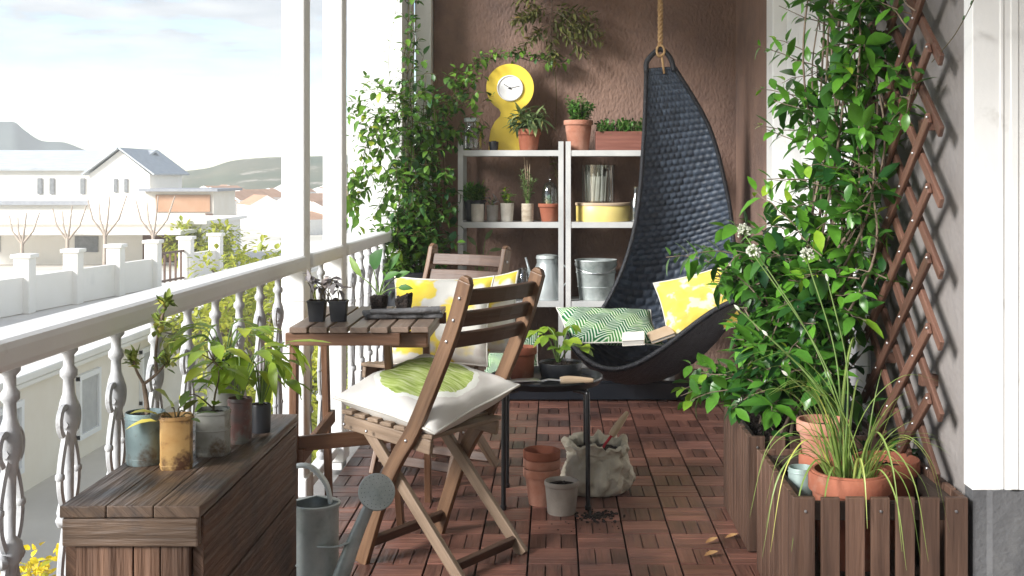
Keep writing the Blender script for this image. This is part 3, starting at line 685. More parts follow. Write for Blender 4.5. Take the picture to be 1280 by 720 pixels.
# ================================================================ FURNITURE
# ---- folding chairs: local x runs from the front feet to the back, y across, z up
def make_chair(label):
    t = thing('folding_chair', label, 'chair', group='folding wooden chairs')
    A = [(0, 0), (.045, .125), (.095, .25), (.15, .345), (.205, .425), (.285, .585), (.34, .705), (.372, .79), (.395, .863)]
    A = [(p.x, p.z) for p in spline([(a, 0, b) for a, b in A], 3)]
    for y in (0.0, 0.36):
        mb = MB(); pts = [(x, y, z) for x, z in A]
        mb.sweep(pts, 0.021, 0.046, (-1, 0, 0.35), tint=0.5)
        # rounded top end
        e = V(pts[-1]); d_ = (V(pts[-1])-V(pts[-2])).normalized()
        mb.sweep([e, e+d_*0.009, e+d_*0.015], 0.021, 0.044, (-1, 0, 0.35), h1=0.022)
        mb.build('upright', M['chair'], t, bevel=0.003)
    for y in (0.028, 0.332):
        mb = MB(); mb.sweep([(-0.012, y, 0.408), (0.36, y, 0.0)], 0.019, 0.036, (1, 0, 1)); mb.build('leg', M['chair_leg'], t, bevel=0.003)
    for y in (0.0195, 0.3405):
        mb = MB(); mb.sweep([(-0.085, y, 0.412), (0.10, y, 0.392), (0.255, y, 0.374)], 0.017, 0.044); mb.build('seat_rail', M['chair_leg'], t, bevel=0.004)
    mb = MB()
    for k in range(7):
        x = -0.070+k*0.052; z = 0.441-(x+0.07)*0.115
        mb.beam((x, 0.009, z), (x, 0.351, z), 0.043, 0.013, tint=rnd.uniform(.2, .8))
    mb.build('seat', M['chair_leg'], t, bevel=0.003)
    def ax(z):
        for (x0, z0), (x1, z1) in zip(A, A[1:]):
            if z0 <= z <= z1: return x0+(x1-x0)*(z-z0)/(z1-z0)
        return A[-1][0]
    for z in (0.690, 0.752, 0.815):
        mb = MB(); x = ax(z); up = V((ax(z+.03)-ax(z-.03), 0, .06))
        pts = [(x+0.016*math.sin(math.pi*i/6), 0.0108+(0.3384)*i/6, z) for i in range(7)]
        mb.sweep(pts, 0.014, 0.047, up, tint=rnd.uniform(.2, .6)); mb.build('back_slat', M['chair_dark'], t, bevel=0.003)
    for (x, z, y0, y1) in ((ax(.062), .062, .0108, .3492), (.325, .036, .038, .322)):
        mb = MB(); mb.beam((x, y0, z), (x, y1, z), 0.016, 0.036, (0.5, 0, 1)); mb.build('stretcher', M['chair_dark'], t, bevel=0.003)
    mb = MB()
    for y, s_ in ((-0.0108, -1), (0.3708, 1)):
        for z in (.39, .19, .69, .752, .815): mb.ball((ax(z), y, z), 0.0055, 8, 5)
        mb.ball((-0.06, y+s_*0.0015, 0.410), 0.005, 8, 5); mb.ball((0.03, y+s_*0.0015, 0.400), 0.005, 8, 5)
    mb.build('bolt', M['steel'], t, smooth=True)
    return t
ch1 = make_chair('brown folding chair nearest the viewer, a white and green cushion on its seat')
ch1.location = (-0.578, 3.55, 0); ch1.rotation_euler = (0, 0, R(-33.5))
ch2 = copy_tree(ch1); ch2['label'] = 'folding chair at the far side of the table with yellow patterned cushions leaning on it'
ch2.location = (-0.39, 4.42, 0); ch2.rotation_euler = (0, 0, R(60))

# ---- cushions
def cushion(name, label, a, b, th, m, loc, rot, seam=None, wr=0.010, seed=1.0, group=None):
    """a stuffed square: a, b half sides; its mesh lies in its own xy plane"""
    mb = MB(); n = 30
    for side in (1, -1):
        o = len(mb.v)
        for i in range(n+1):
            for j in range(n+1):
                u, v_ = -1+2*i/n, -1+2*j/n
                x = a*u*(1-0.085*(1-v_*v_)); y = b*v_*(1-0.085*(1-u*u))
                e = max(0.0, (1-u*u)*(1-v_*v_))
                z = side*(th/2)*e**0.42 if e > 0 else 0
                wv = mnoise.noise(V((u*2.3, v_*2.3, seed*7.1)))*wr+mnoise.noise(V((u*6, v_*6, seed*3.3)))*wr*0.4
                rad = math.hypot(u, v_); wv += 0.4*wr*math.sin(math.atan2(v_, u)*9+seed)*max(0, rad-0.55)
                mb.v.append(V((x, y, z+wv*(min(1, e*4)) * (1 if side > 0 else 0.6)+0.012*mnoise.noise(V((u*1.3, v_*1.3, seed)))*(1-e))))
        for i in range(n):
            for j in range(n):
                q = [o+i*(n+1)+j, o+(i+1)*(n+1)+j, o+(i+1)*(n+1)+j+1, o+i*(n+1)+j+1]
                uv = [(k_[0]/n, k_[1]/n) for k_ in ((i, j), (i+1, j), (i+1, j+1), (i, j+1))]
                if side < 0: q = q[::-1]; uv = uv[::-1]
                mb.face(q, 0.5, uv)
    o_ = mb.build(name, m, smooth=True)
    if seam:
        sm = MB(); pts = []
        for s_, fn in enumerate((lambda t: (-1+2*t, -1), lambda t: (1, -1+2*t), lambda t: (1-2*t, 1), lambda t: (-1, 1-2*t))):
            for k in range(14):
                u, v_ = fn(k/14); pts.append(V((a*u*(1-0.085*(1-v_*v_)), b*v_*(1-0.085*(1-u*u)), 0.012*mnoise.noise(V((u*1.3, v_*1.3, seed))))))
        sm.tube(pts, 0.004, 6, closed=True); sm.build('piping', seam, o_, smooth=True)
    o_.location = loc
    if isinstance(rot, Matrix): o_.rotation_euler = rot.to_euler()
    else: o_.rotation_euler = [R(q) for q in rot]
    return tag(o_, label, 'cushion', group)
def ramp(N, stops, interp='LINEAR'):
    r = N.new('ShaderNodeValToRGB'); r.color_ramp.interpolation = interp
    e = r.color_ramp.elements
    while len(e) < len(stops): e.new(0.5)
    for x, (p, c) in zip(e, stops): x.position = p; x.color = (*c, 1)
    return r
def math_(t, op, a, b=None):
    n = t.nodes.new('ShaderNodeMath'); n.operation = op
    for i, x in enumerate((a, b)):
        if x is None: continue
        if isinstance(x, (int, float)): n.inputs[i].default_value = x
        else: t.links.new(x, n.inputs[i])
    return n.outputs[0]
def fabric(name):
    m = mat(name, (0.7, 0.68, 0.63), rough=0.9, scale=300, bump=0.12, bscale=420)
    return m, m.node_tree
# white linen with a lime green disc of brushed strokes
m, t = fabric('white_linen_green_disc'); N, L = t.nodes, t.links; P = N['Principled BSDF']
uvn = N.new('ShaderNodeTexCoord'); mp_ = N.new('ShaderNodeMapping'); mp_.inputs['Location'].default_value = (-0.5, -0.5, 0); L.new(uvn.outputs['UV'], mp_.inputs[0])
ln = N.new('ShaderNodeVectorMath'); ln.operation = 'LENGTH'; L.new(mp_.outputs[0], ln.inputs[0])
wobn = N.new('ShaderNodeTexNoise'); wobn.inputs['Scale'].default_value = 14; L.new(uvn.outputs['UV'], wobn.inputs['Vector'])
dist = math_(t, 'ADD', ln.outputs['Value'], math_(t, 'MULTIPLY', wobn.outputs['Fac'], 0.05))
st2 = N.new('ShaderNodeMapping'); st2.inputs['Scale'].default_value = (5, 46, 1); st2.inputs['Rotation'].default_value = (0, 0, 0.12); L.new(uvn.outputs['UV'], st2.inputs[0])
sn = N.new('ShaderNodeTexNoise'); sn.inputs['Scale'].default_value = 1; sn.inputs['Detail'].default_value = 4; L.new(st2.outputs[0], sn.inputs['Vector'])
gr = ramp(N, [(0.33, (0.22, 0.31, 0.05)), (0.50, (0.42, 0.52, 0.15)), (0.66, (0.60, 0.67, 0.36))]); L.new(sn.outputs['Fac'], gr.inputs[0])
dm = ramp(N, [(0.0, (1, 1, 1)), (0.40, (0, 0, 0))], 'CONSTANT'); L.new(dist, dm.inputs[0])
ring = ramp(N, [(0.0, (0.68, 0.66, 0.62)), (0.40, (0.80, 0.81, 0.74)), (0.445, (0.66, 0.63, 0.59)), (0.465, (0.68, 0.66, 0.62))], 'CONSTANT'); L.new(dist, ring.inputs[0])
mx_ = N.new('ShaderNodeMix'); mx_.data_type = 'RGBA'; L.new(dm.outputs[0], mx_.inputs[0]); L.new(ring.outputs[0], mx_.inputs[6]); L.new(gr.outputs[0], mx_.inputs[7])
L.new(mx_.outputs[2], P.inputs['Base Color']); M['cush_green_disc'] = m
# yellow and white blotched print
def yellow_print(name, sc, seed, base=(0.72, 0.70, 0.65), y1=(0.80, 0.54, 0.03), y2=(0.84, 0.66, 0.10), pale=(0.80, 0.78, 0.72)):
    m, t = fabric(name); N, L = t.nodes, t.links; P = N['Principled BSDF']
    u = N.new('ShaderNodeTexCoord'); q = N.new('ShaderNodeMapping'); q.inputs['Location'].default_value = (seed, seed*1.7, 0); L.new(u.outputs['UV'], q.inputs[0])
    n1 = N.new('ShaderNodeTexNoise'); n1.inputs['Scale'].default_value = sc*1.6; n1.inputs['Detail'].default_value = 2; L.new(q.outputs[0], n1.inputs['Vector'])
    ad = N.new('ShaderNodeVectorMath'); ad.operation = 'MULTIPLY_ADD'; ad.inputs[1].default_value = (0.35, 0.35, 0); L.new(n1.outputs['Color'], ad.inputs[0]); L.new(q.outputs[0], ad.inputs[2])
    vo = N.new('ShaderNodeTexVoronoi'); vo.inputs['Scale'].default_value = sc; L.new(ad.outputs[0], vo.inputs['Vector'])
    r = ramp(N, [(0.0, y1), (0.60, y2), (0.66, base), (0.75, pale)]); L.new(vo.outputs['Distance'], r.inputs[0])
    n2 = N.new('ShaderNodeTexNoise'); n2.inputs['Scale'].default_value = sc*0.8; n2.inputs['Detail'].default_value = 3; L.new(q.outputs[0], n2.inputs['Vector'])
    g = ramp(N, [(0.60, (0, 0, 0)), (0.66, (1, 1, 1))]); L.new(n2.outputs['Fac'], g.inputs[0])
    k = N.new('ShaderNodeMix'); k.data_type = 'RGBA'; L.new(g.outputs[0], k.inputs[0]); L.new(r.outputs[0], k.inputs[6]); k.inputs[7].default_value = (0.60, 0.55, 0.50, 1)
    L.new(k.outputs[2], P.inputs['Base Color']); return m
M['cush_yellow'] = yellow_print('yellow_white_print', 2.9, 1.3)
M['cush_yellow_soft'] = yellow_print('soft_yellow_print', 4.6, 4.1, (0.74, 0.62, 0.26), (0.70, 0.50, 0.07), (0.72, 0.54, 0.11), (0.74, 0.68, 0.46))
# green palm print: white veins fanning from slanted ribs
m, t = fabric('green_palm_print'); N, L = t.nodes, t.links; P = N['Principled BSDF']
u = N.new('ShaderNodeTexCoord'); q = N.new('ShaderNodeMapping'); q.inputs['Rotation'].default_value = (0, 0, 0.5); q.inputs['Scale'].default_value = (4.2, 4.2, 1); L.new(u.outputs['UV'], q.inputs[0])
sp = N.new('ShaderNodeSeparateXYZ'); L.new(q.outputs[0], sp.inputs[0])
tri = math_(t, 'ABSOLUTE', math_(t, 'SUBTRACT', math_(t, 'FRACT', sp.outputs['X']), 0.5))
wv = math_(t, 'SINE', math_(t, 'MULTIPLY', math_(t, 'ADD', math_(t, 'MULTIPLY', sp.outputs['Y'], 1.0), math_(t, 'MULTIPLY', tri, 1.5)), 26.0))
r = ramp(N, [(0.0, (0.004, 0.085, 0.028)), (0.50, (0.008, 0.165, 0.05)), (0.86, (0.60, 0.66, 0.56))]); L.new(math_(t, 'ADD', math_(t, 'MULTIPLY', wv, 0.5), 0.5), r.inputs[0])
n1 = N.new('ShaderNodeTexNoise'); n1.inputs['Scale'].default_value = 3.0; L.new(u.outputs['UV'], n1.inputs['Vector'])
r2 = ramp(N, [(0.48, (0, 0, 0)), (0.52, (1, 1, 1))]); L.new(n1.outputs['Fac'], r2.inputs[0])
r3 = ramp(N, [(0.0, (0.03, 0.17, 0.04)), (0.52, (0.10, 0.30, 0.06)), (0.78, (0.66, 0.72, 0.58))]); L.new(math_(t, 'ADD', math_(t, 'MULTIPLY', wv, 0.5), 0.5), r3.inputs[0])
k = N.new('ShaderNodeMix'); k.data_type = 'RGBA'; L.new(r2.outputs[0], k.inputs[0]); L.new(r.outputs[0], k.inputs[6]); L.new(r3.outputs[0], k.inputs[7]); L.new(k.outputs[2], P.inputs['Base Color'])
M['cush_palm'] = m
M['piping'] = mat('piping_cord', (0.66, 0.64, 0.58), rough=0.9)
cushion('seat_cushion', 'white linen cushion with a lime green circle lying on the nearest chair', 0.205, 0.200, 0.150, M['cush_green_disc'], (-0.392, 3.660, 0.490), Matrix.Rotation(R(14), 3, 'X') @ Matrix.Rotation(R(-36), 3, 'Z'), M['piping'], seed=1.0)
def face_rot(nx, ny, nz, roll=0.0):
    """turn the cushion so that its own z looks along n and its y points up"""
    n = V((nx, ny, nz)).normalized(); x = V((0, 0, 1)).cross(n).normalized(); y = n.cross(x)
    return Matrix((x, y, n)).transposed() @ Matrix.Rotation(R(roll), 3, 'Z')
cushion('scatter_cushion', 'large yellow and white blotched cushion leaning on the far folding chair, behind the table', 0.205, 0.172, 0.14, M['cush_yellow'], (-0.435, 4.52, 0.607), face_rot(-0.28, -0.9, 0.28, 2), M['piping'], seed=2.0, group='yellow print cushions')
cushion('scatter_cushion', 'yellow and white cushion tucked behind the large one on the far folding chair', 0.165, 0.165, 0.11, M['cush_yellow'], (-0.295, 4.66, 0.610), face_rot(-0.4, -0.85, 0.35, 9), M['piping'], seed=3.0, group='yellow print cushions')

# ---- folding table
t = thing('folding_table', 'brown slatted folding table by the railing', 'table', (-0.60, 3.85, 0))
mb = MB()
TX0, TX1, TY0, TY1, TZ = -0.800, -0.375, 3.55, 4.13, 0.705
n = 7; pw = (TX1-TX0)/n
for k in range(n):
    mb.beam((TX0+pw*(k+.5), TY0+(0.012 if k > 4 else 0), TZ-0.008), (TX0+pw*(k+.5), TY1, TZ-0.008), pw-0.008, 0.017, tint=rnd.uniform(.1, .9))
mb.build('tabletop', M['table_top'], t, world=True, bevel=0.002)
mb = MB(); mb.beam((TX0-0.01, TY0+0.02, TZ-0.037), (TX0+0.335, TY0+0.02, TZ-0.037), 0.020, 0.038); mb.build('apron', M['table'], t, world=True, bevel=0.002)
mb = MB(); mb.beam((TX0, TY1-0.03, TZ-0.037), (TX1, TY1-0.03, TZ-0.037), 0.020, 0.038); mb.build('apron', M['table'], t, world=True, bevel=0.002)
for x in (TX0+0.018, TX1-0.03):
    mb = MB(); mb.sweep([(x, TY0+0.06, TZ-0.040), (x, TY1-0.05, TZ-0.040)], 0.020, 0.044); mb.build('side_rail', M['table'], t, world=True, bevel=0.006)
mb = MB(); mb.beam((TX0+0.30, TY0+0.065, TZ-0.044), (TX1-0.008, TY0+0.065, TZ-0.044), 0.022, 0.050); mb.build('cross_rail', M['table'], t, world=True, bevel=0.008)
for p0_, p1_ in (((-0.792, 3.605, TZ-0.018), (-0.800, 3.62, 0)), ((-0.788, 4.05, TZ-0.018), (-0.80, 4.20, 0)), ((-0.520, 3.66, TZ-0.018), (-0.510, 3.93, 0)), ((-0.44, 4.06, TZ-0.018), (-0.45, 4.22, 0))):
    mb = MB(); mb.beam(p0_, p1_, 0.040, 0.022, (1, 0, 0)); mb.build('leg', M['table'], t, world=True, bevel=0.002)
mb = MB(); mb.beam((-0.798, 3.64, 0.335), (-0.495, 3.78, 0.335), 0.018, 0.046); mb.build('stretcher', M['table'], t, world=True, bevel=0.002)
mb = MB(); mb.beam((-0.777, 3.62, 0.300), (-0.777, 4.15, 0.320), 0.018, 0.044); mb.build('stretcher', M['table'], t, world=True, bevel=0.002)

# ---- black round side table
SX, SY, SZ = -0.03, 4.26, 0.428
t = thing('side_table', 'round black metal tray table on four thin legs', 'table', (SX, SY, 0))
mb = MB(); mb.lathe([(0.0, SZ-0.003), (0.185, SZ-0.003), (0.196, SZ+0.012), (0.203, SZ+0.016), (0.205, SZ+0.010), (0.190, SZ-0.012), (0.0, SZ-0.013)], (0, 0, 0), 48); mb.build('tray', M['black_metal'], t, smooth=40)
for sx, sy in ((-1, -1), (1, -1), (1, 1), (-1, 1)):
    mb = MB(); mb.tube(spline([(sx*0.10, sy*0.10, SZ-0.020), (sx*0.138, sy*0.138, SZ-0.024), (sx*0.145, sy*0.145, SZ-0.06), (sx*0.147, sy*0.147, 0.0)], 5), 0.0085, 10)
    mb.lathe([(0.011, 0), (0.012, 0.014), (0.009, 0.016)], (sx*0.147, sy*0.147, 0.0), 10); mb.build('leg', M['black_metal'], t, smooth=40)
mb = MB(); mb.tube([(0.10*math.cos(a*math.pi/12), 0.10*math.sin(a*math.pi/12), SZ-0.020) for a in range(24)], 0.006, 6, closed=True); mb.build('ring', M['black_metal'], t, smooth=True)

# ---- low black platform under the hanging seat
PX0, PX1, PY0, PY1, PH = -0.42, 0.80, 6.09, 6.46, 0.095
t = thing('platform', 'low glossy black platform under the hanging seat', 'platform', ((PX0+PX1)/2, PY0, 0))
mb = MB(); mb.box(((PX0+PX1)/2, (PY0+PY1)/2, PH/2+0.004), (PX1-PX0, PY1-PY0, PH-0.008)); mb.build('body', M['black_gloss'], t, world=True, bevel=0.004)
mb = MB(); mb.box(((PX0+PX1)/2, (PY0+PY1)/2, PH+0.006), (PX1-PX0+0.016, PY1-PY0+0.012, 0.012)); mb.build('top', M['black_gloss'], t, world=True, bevel=0.003)

# ---- white steel shelf units
SYF, SYB = 6.50, 6.775
levels = (1.300, 0.905, 0.470, 0.085)
def shelf_unit(x0, x1, label):
    t = thing('shelf_unit', label, 'shelf', ((x0+x1)/2, (SYF+SYB)/2, 0), group='white steel shelf units')
    for x, sx in ((x0, 1), (x1, -1)):
        for y, sy in ((SYF, 1), (SYB, -1)):
            mb = MB(); mb.box((x+sx*0.014, y+sy*0.001, 0.675), (0.028, 0.002, 1.35)); mb.box((x+sx*0.001, y+sy*0.0160, 0.675), (0.002, 0.028, 1.35)); mb.build('post', M['white_metal'], t, world=True)
    for z in levels:
        mb = MB(); mb.box(((x0+x1)/2, (SYF+SYB)/2, z), (x1-x0-0.006, SYB-SYF-0.008, 0.003))
        for y in (SYF+0.0045, SYB-0.0045): mb.box(((x0+x1)/2, y, z-0.0155), (x1-x0-0.006, 0.002, 0.029))
        for x in (x0+0.0040, x1-0.0040): mb.box((x, (SYF+SYB)/2, z-0.0150), (0.002, SYB-SYF-0.012, 0.027))
        mb.build('shelf', M['white_metal'], t, world=True)
    for x in (x0+0.003, x1-0.003):
        mb = MB(); mb.beam((x, SYB-0.03, 0.15), (x, SYF+0.03, 0.60), 0.003, 0.018, (0, 1, 0)); mb.build('brace', M['white_metal'], t, world=True)
    return t
UX0, UX1 = -0.530, 0.050
VX0, VX1 = 0.062, 0.660
shelf_unit(UX0, UX1, 'white steel shelf unit on the left, with the yellow clock on top')
shelf_unit(VX0, VX1, 'white steel shelf unit on the right, partly behind the hanging seat')

# ---- weathered trunk at the lower left
TKZ = 0.61
t = thing('wooden_trunk', 'tall weathered plank trunk at the lower left carrying tin pots', 'trunk', (-0.71, 2.35, 0))
x0, x1, y0, y1 = -0.826, -0.590, 1.972, 2.735
mb = MB(); nb = 3; pw = (x1-x0)/nb; 
for k in range(nb):
    mb.beam((x0+pw*(k+.5), y0, TKZ-0.010+rnd.uniform(-.001, .001)), (x0+pw*(k+.5), y1, TKZ-0.010), pw-0.0012, 0.020, tint=rnd.uniform(0.2, 0.95))
mb.build('lid', M['trunk'], t, world=True, bevel=0.0022)
mb = MB()
mb.beam((x0+0.004, y0+0.011, TKZ-0.045), (x1-0.004, y0+0.011, TKZ-0.045), 0.020, 0.048, tint=0.75); mb.build('lid_batten', M['trunk'], t, world=True, bevel=0.004)
mb = MB(); mb.beam((x0+0.004, y1-0.011, TKZ-0.045), (x1-0.004, y1-0.011, TKZ-0.045), 0.020, 0.048)
mb.build('lid_batten', M['trunk'], t, world=True, bevel=0.004)
for x in (x1-0.010, x0+0.010):
    mb = MB(); z = TKZ-0.0215
    for hh in (0.155, 0.165, 0.150, 0.115):
        mb.beam((x+rnd.uniform(-.001, .001), y0+0.024, z-hh/2), (x, y1-0.024, z-hh/2), 0.019, hh-0.004, tint=rnd.uniform(0.1, 0.9)); z -= hh
    mb.build('side_panel', M['trunk_side'], t, world=True, bevel=0.002)
mb = MB(); px_ = x0+0.022
for wd in (0.098, 0.045, 0.050):
    mb.beam((px_+wd/2, y0+0.020, 0.01), (px_+wd/2, y0+0.020, TKZ-0.071), wd-0.002, 0.018, (0, 1, 0), tint=rnd.uniform(0.2, 0.9)); px_ += wd
mb.build('end_panel', M['trunk_side'], t, world=True, bevel=0.002)
mb = MB(); mb.box(((x0+x1)/2, y1-0.014, 0.27), (x1-x0-0.044, 0.018, 0.52))
mb.build('end_panel', M['trunk_side'], t, world=True, bevel=0.002)

# ================================================================ HANGING WOVEN SEAT
# edge curves from the hanging loop to the front lip; w = distance from the viewer
Lk = [(0.00, at(808, 86, 6.10)), (0.18, at(805, 170, 6.17)), (0.36, at(797, 265, 6.23)), (0.50, at(780, 332, 6.25)), (0.62, at(752, 388, 6.20)), (0.74, at(722, 412, 6.06)), (0.86, at(708, 414, 5.88)), (1.00, at(706, 416, 5.70))]
Rk = [(0.00, at(843, 84, 6.10)), (0.18, at(887, 160, 6.17)), (0.36, at(910, 246, 6.23)), (0.50, at(917, 300, 6.25)), (0.62, at(924, 340, 6.20)), (0.74, at(930, 362, 6.06)), (0.86, at(931, 372, 5.88)), (1.00, at(926, 374, 5.72))]
sag = [(0.0, (0, 0.0, 0)), (0.18, (0, 0.05, 0)), (0.36, (0, 0.11, -0.02)), (0.50, (0, 0.15, -0.06)), (0.62, (-0.015, 0.14, -0.19)), (0.74, (-0.02, 0.07, -0.305)), (0.86, (-0.03, 0.0, -0.325)), (1.0, (-0.05, -0.07, -0.222))]
def interp(K, v_):
    pts = [V(p) for _, p in K]; ts = [a for a, _ in K]
    for i in range(len(ts)-1):
        if v_ <= ts[i+1] or i == len(ts)-2:
            f = (v_-ts[i])/(ts[i+1]-ts[i]); f = min(1, max(0, f))
            p0_, p1_, p2_, p3_ = pts[max(0, i-1)], pts[i], pts[i+1], pts[min(len(pts)-1, i+2)]
            return 0.5*((2*p1_)+(p2_-p0_)*f+(2*p0_-5*p1_+4*p2_-p3_)*f*f+(3*p1_-p0_-3*p2_+p3_)*f**3)
def surf(u, v_):
    a, b, s_ = interp(Lk, v_), interp(Rk, v_), interp(sag, v_)
    k = 1-abs(2*u-1)**2.3
    q = min(1, max(0, (v_-0.84)/0.16)); q = q*q*(3-2*q)       # towards the lip the sag leans to the left
    k2 = 1-((.38-u)/.38)**2 if u < .38 else math.cos(math.pi/2*(u-.38)/.62)**2
    k = k*(1-q)+k2*q
    return a.lerp(b, u)+s_*k
hc = thing('hanging_chair', 'blue black woven hanging seat, leaf shaped, on a rope in the back corner', 'hanging chair', at(822, 66, 6.1))
NU, NV, SU, SVV = 12, 66, 6, 5
nu, nv = NU*SU, NV*SVV
mb = MB(); P_ = []
# rows of even size down the sheet
vs = [i/nv for i in range(nv+1)]
for i, v_ in enumerate(vs):
    row = [surf(j/nu, v_) for j in range(nu+1)]
    P_.append(row)
for i in range(nv+1):
    for j in range(nu+1):
        du = P_[i][min(j+1, nu)]-P_[i][max(j-1, 0)]; dv_ = P_[min(i+1, nv)][j]-P_[max(i-1, 0)][j]
        n_ = du.cross(dv_)
        n_ = n_.normalized() if n_.length > 1e-9 else V((0, -1, 0))
        if n_.y > 0 and i < nv*0.6: n_ = -n_
        fu = (j/SU); fv = i/SVV
        row = int(min(fv, NV-1e-6)); off = 0.5*(row % 2)
        lu = (fu+off) % 1.0; lv = fv-row
        hgt = max(0, math.sin(math.pi*lu))**0.45*max(0.0, math.sin(math.pi*lv))**0.55
        cw = du.length*SU/2
        edge = min(j, nu-j)/SU
        mb.v.append(P_[i][j]+n_*(hgt*min(0.010, cw*0.26)*min(1, edge*2+0.2)))
for i in range(nv):
    for j in range(nu):
        q = (i*(nu+1)+j, i*(nu+1)+j+1, (i+1)*(nu+1)+j+1, (i+1)*(nu+1)+j)
        row = i//SVV; cell = int((j/SU)+0.5*(row % 2))
        rr = random.Random(row*131+cell); mb.face(q, rr.uniform(0.1, 0.9))
mb.build('seat_shell', M['wicker'], hc, world=True, smooth=True)
# underside: a second, plain woven layer just behind the first
mb = MB(); a_, b_ = 26, 68
for i in range(b_+1):
    for j in range(a_+1):
        u, v_ = j/a_, i/b_; p = surf(u, v_); e = 1e-3
        n_ = (surf(min(1, u+e), v_)-surf(max(0, u-e), v_)).cross(surf(u, min(1, v_+e))-surf(u, max(0, v_-e)))
        n_ = n_.normalized() if n_.length > 1e-12 else V((0, 1, 0))
        mb.v.append(p+n_*(0.014+0.006*math.sin(v_*b_*math.pi)*0.5+(0.003 if (i+j) % 2 else 0)))
for i in range(b_):
    for j in range(a_): mb.face((i*(a_+1)+j, (i+1)*(a_+1)+j, (i+1)*(a_+1)+j+1, i*(a_+1)+j+1), rnd.uniform(.2, .8))
mb.build('underside', M['wicker_rim'], hc, world=True, smooth=True)
mb = MB()
edge = [surf(0, i/40) for i in range(41)]+[surf(j/24, 1.0) for j in range(1, 24)]+[surf(1, 1-i/40) for i in range(41)]
mb.tube(edge, 0.0115, 8); mb.build('rim', M['wicker_rim'], hc, world=True, smooth=True)
a_, b_ = surf(0, 0), surf(1, 0)
mb = MB(); mb.tube(spline([a_+V((0, 0, -0.02)), a_+V((0.004, 0, 0.04)), (a_+b_)/2+V((-0.015, 0, 0.092)), (a_+b_)/2+V((0.015, 0, 0.092)), b_+V((-0.02, 0, 0.045)), b_+V((0, 0, -0.02))], 6), 0.0135, 8)
mb.build('hanger_loop', M['wicker_rim'], hc, world=True, smooth=True)
mb = MB(); top = (a_+b_)/2+V((0, 0, 0.092))
rp_ = thing('rope', 'twisted sisal rope from the ceiling holding the woven seat', 'rope', (top.x, top.y, 2.75))
for ph in (0, 2.09, 4.19):
    pts = []
    for i in range(140):
        z = top.z+0.02+(2.76-top.z-0.02)*i/139; a = ph+z*95
        pts.append((top.x+0.0075*math.cos(a), top.y+0.0075*math.sin(a), z))
    mb.tube(pts, 0.0075, 6)
mb.build('strand', M['rope'], rp_, world=True, smooth=True)
mb = MB()
for k in range(4):
    mb.tube([(top.x+0.026*math.cos(a*math.pi/8)*0.75, top.y-0.012+0.009*k, top.z-0.004+0.028*math.sin(a*math.pi/8)) for a in range(16)], 0.007, 6, closed=True)
mb.tube([(top.x+0.005, top.y-0.01, top.z-0.02), (top.x+0.012, top.y-0.01, top.z-0.07), (top.x+0.02, top.y, top.z-0.12)], 0.006, 6)
mb.build('knot', M['rope'], rp_, world=True, smooth=True)

cushion('seat_cushion', 'green palm print cushion lying on the left of the woven seat', 0.25, 0.16, 0.10, M['cush_palm'], at(762, 408, 5.95), face_rot(0.12, -0.42, 0.90, -6), M['piping'], seed=5.0, group='green palm print cushions')
cushion('scatter_cushion', 'soft yellow and white cushion standing at the right of the woven seat', 0.20, 0.16, 0.12, M['cush_yellow_soft'], at(874, 380, 5.90), face_rot(-0.25, -0.92, 0.25, 16), M['piping'], seed=6.0)
cushion('floor_cushion', 'green palm print cushion on the platform behind the black tray table', 0.15, 0.12, 0.09, M['cush_palm'], (-0.225, 6.20, 0.225), face_rot(-0.2, -0.9, 0.4, 5), M['piping'], seed=7.0, group='green palm print cushions')
t = thing('book', 'thin pale book lying open at the lip of the woven seat', 'book', at(792, 426, 5.82), R(14))
mb = MB(); mb.box((0, 0, 0.012), (0.105, 0.075, 0.024)); mb.build('pages', M['paper'], t, bevel=0.002)
mb = MB(); mb.box((0, 0, 0.0258), (0.11, 0.08, 0.003)); mb.box((0, 0, -0.002), (0.11, 0.08, 0.003)); mb.build('cover', M['paper'], t)
t.rotation_euler = (R(24), R(-4), R(-6))
t = thing('notebook', 'kraft brown notebook beside the pale book on the woven seat', 'book', at(826, 420, 5.86))
mb = MB(); mb.box((0, 0, 0.008), (0.12, 0.085, 0.012)); mb.build('pages', M['paper'], t)
mb = MB(); mb.box((0, 0, 0.0158), (0.124, 0.089, 0.003)); mb.box((0, 0, 0.0003), (0.124, 0.089, 0.003)); mb.build('cover', M['kraft'], t)
t.rotation_euler = (R(20), R(-18), R(10))

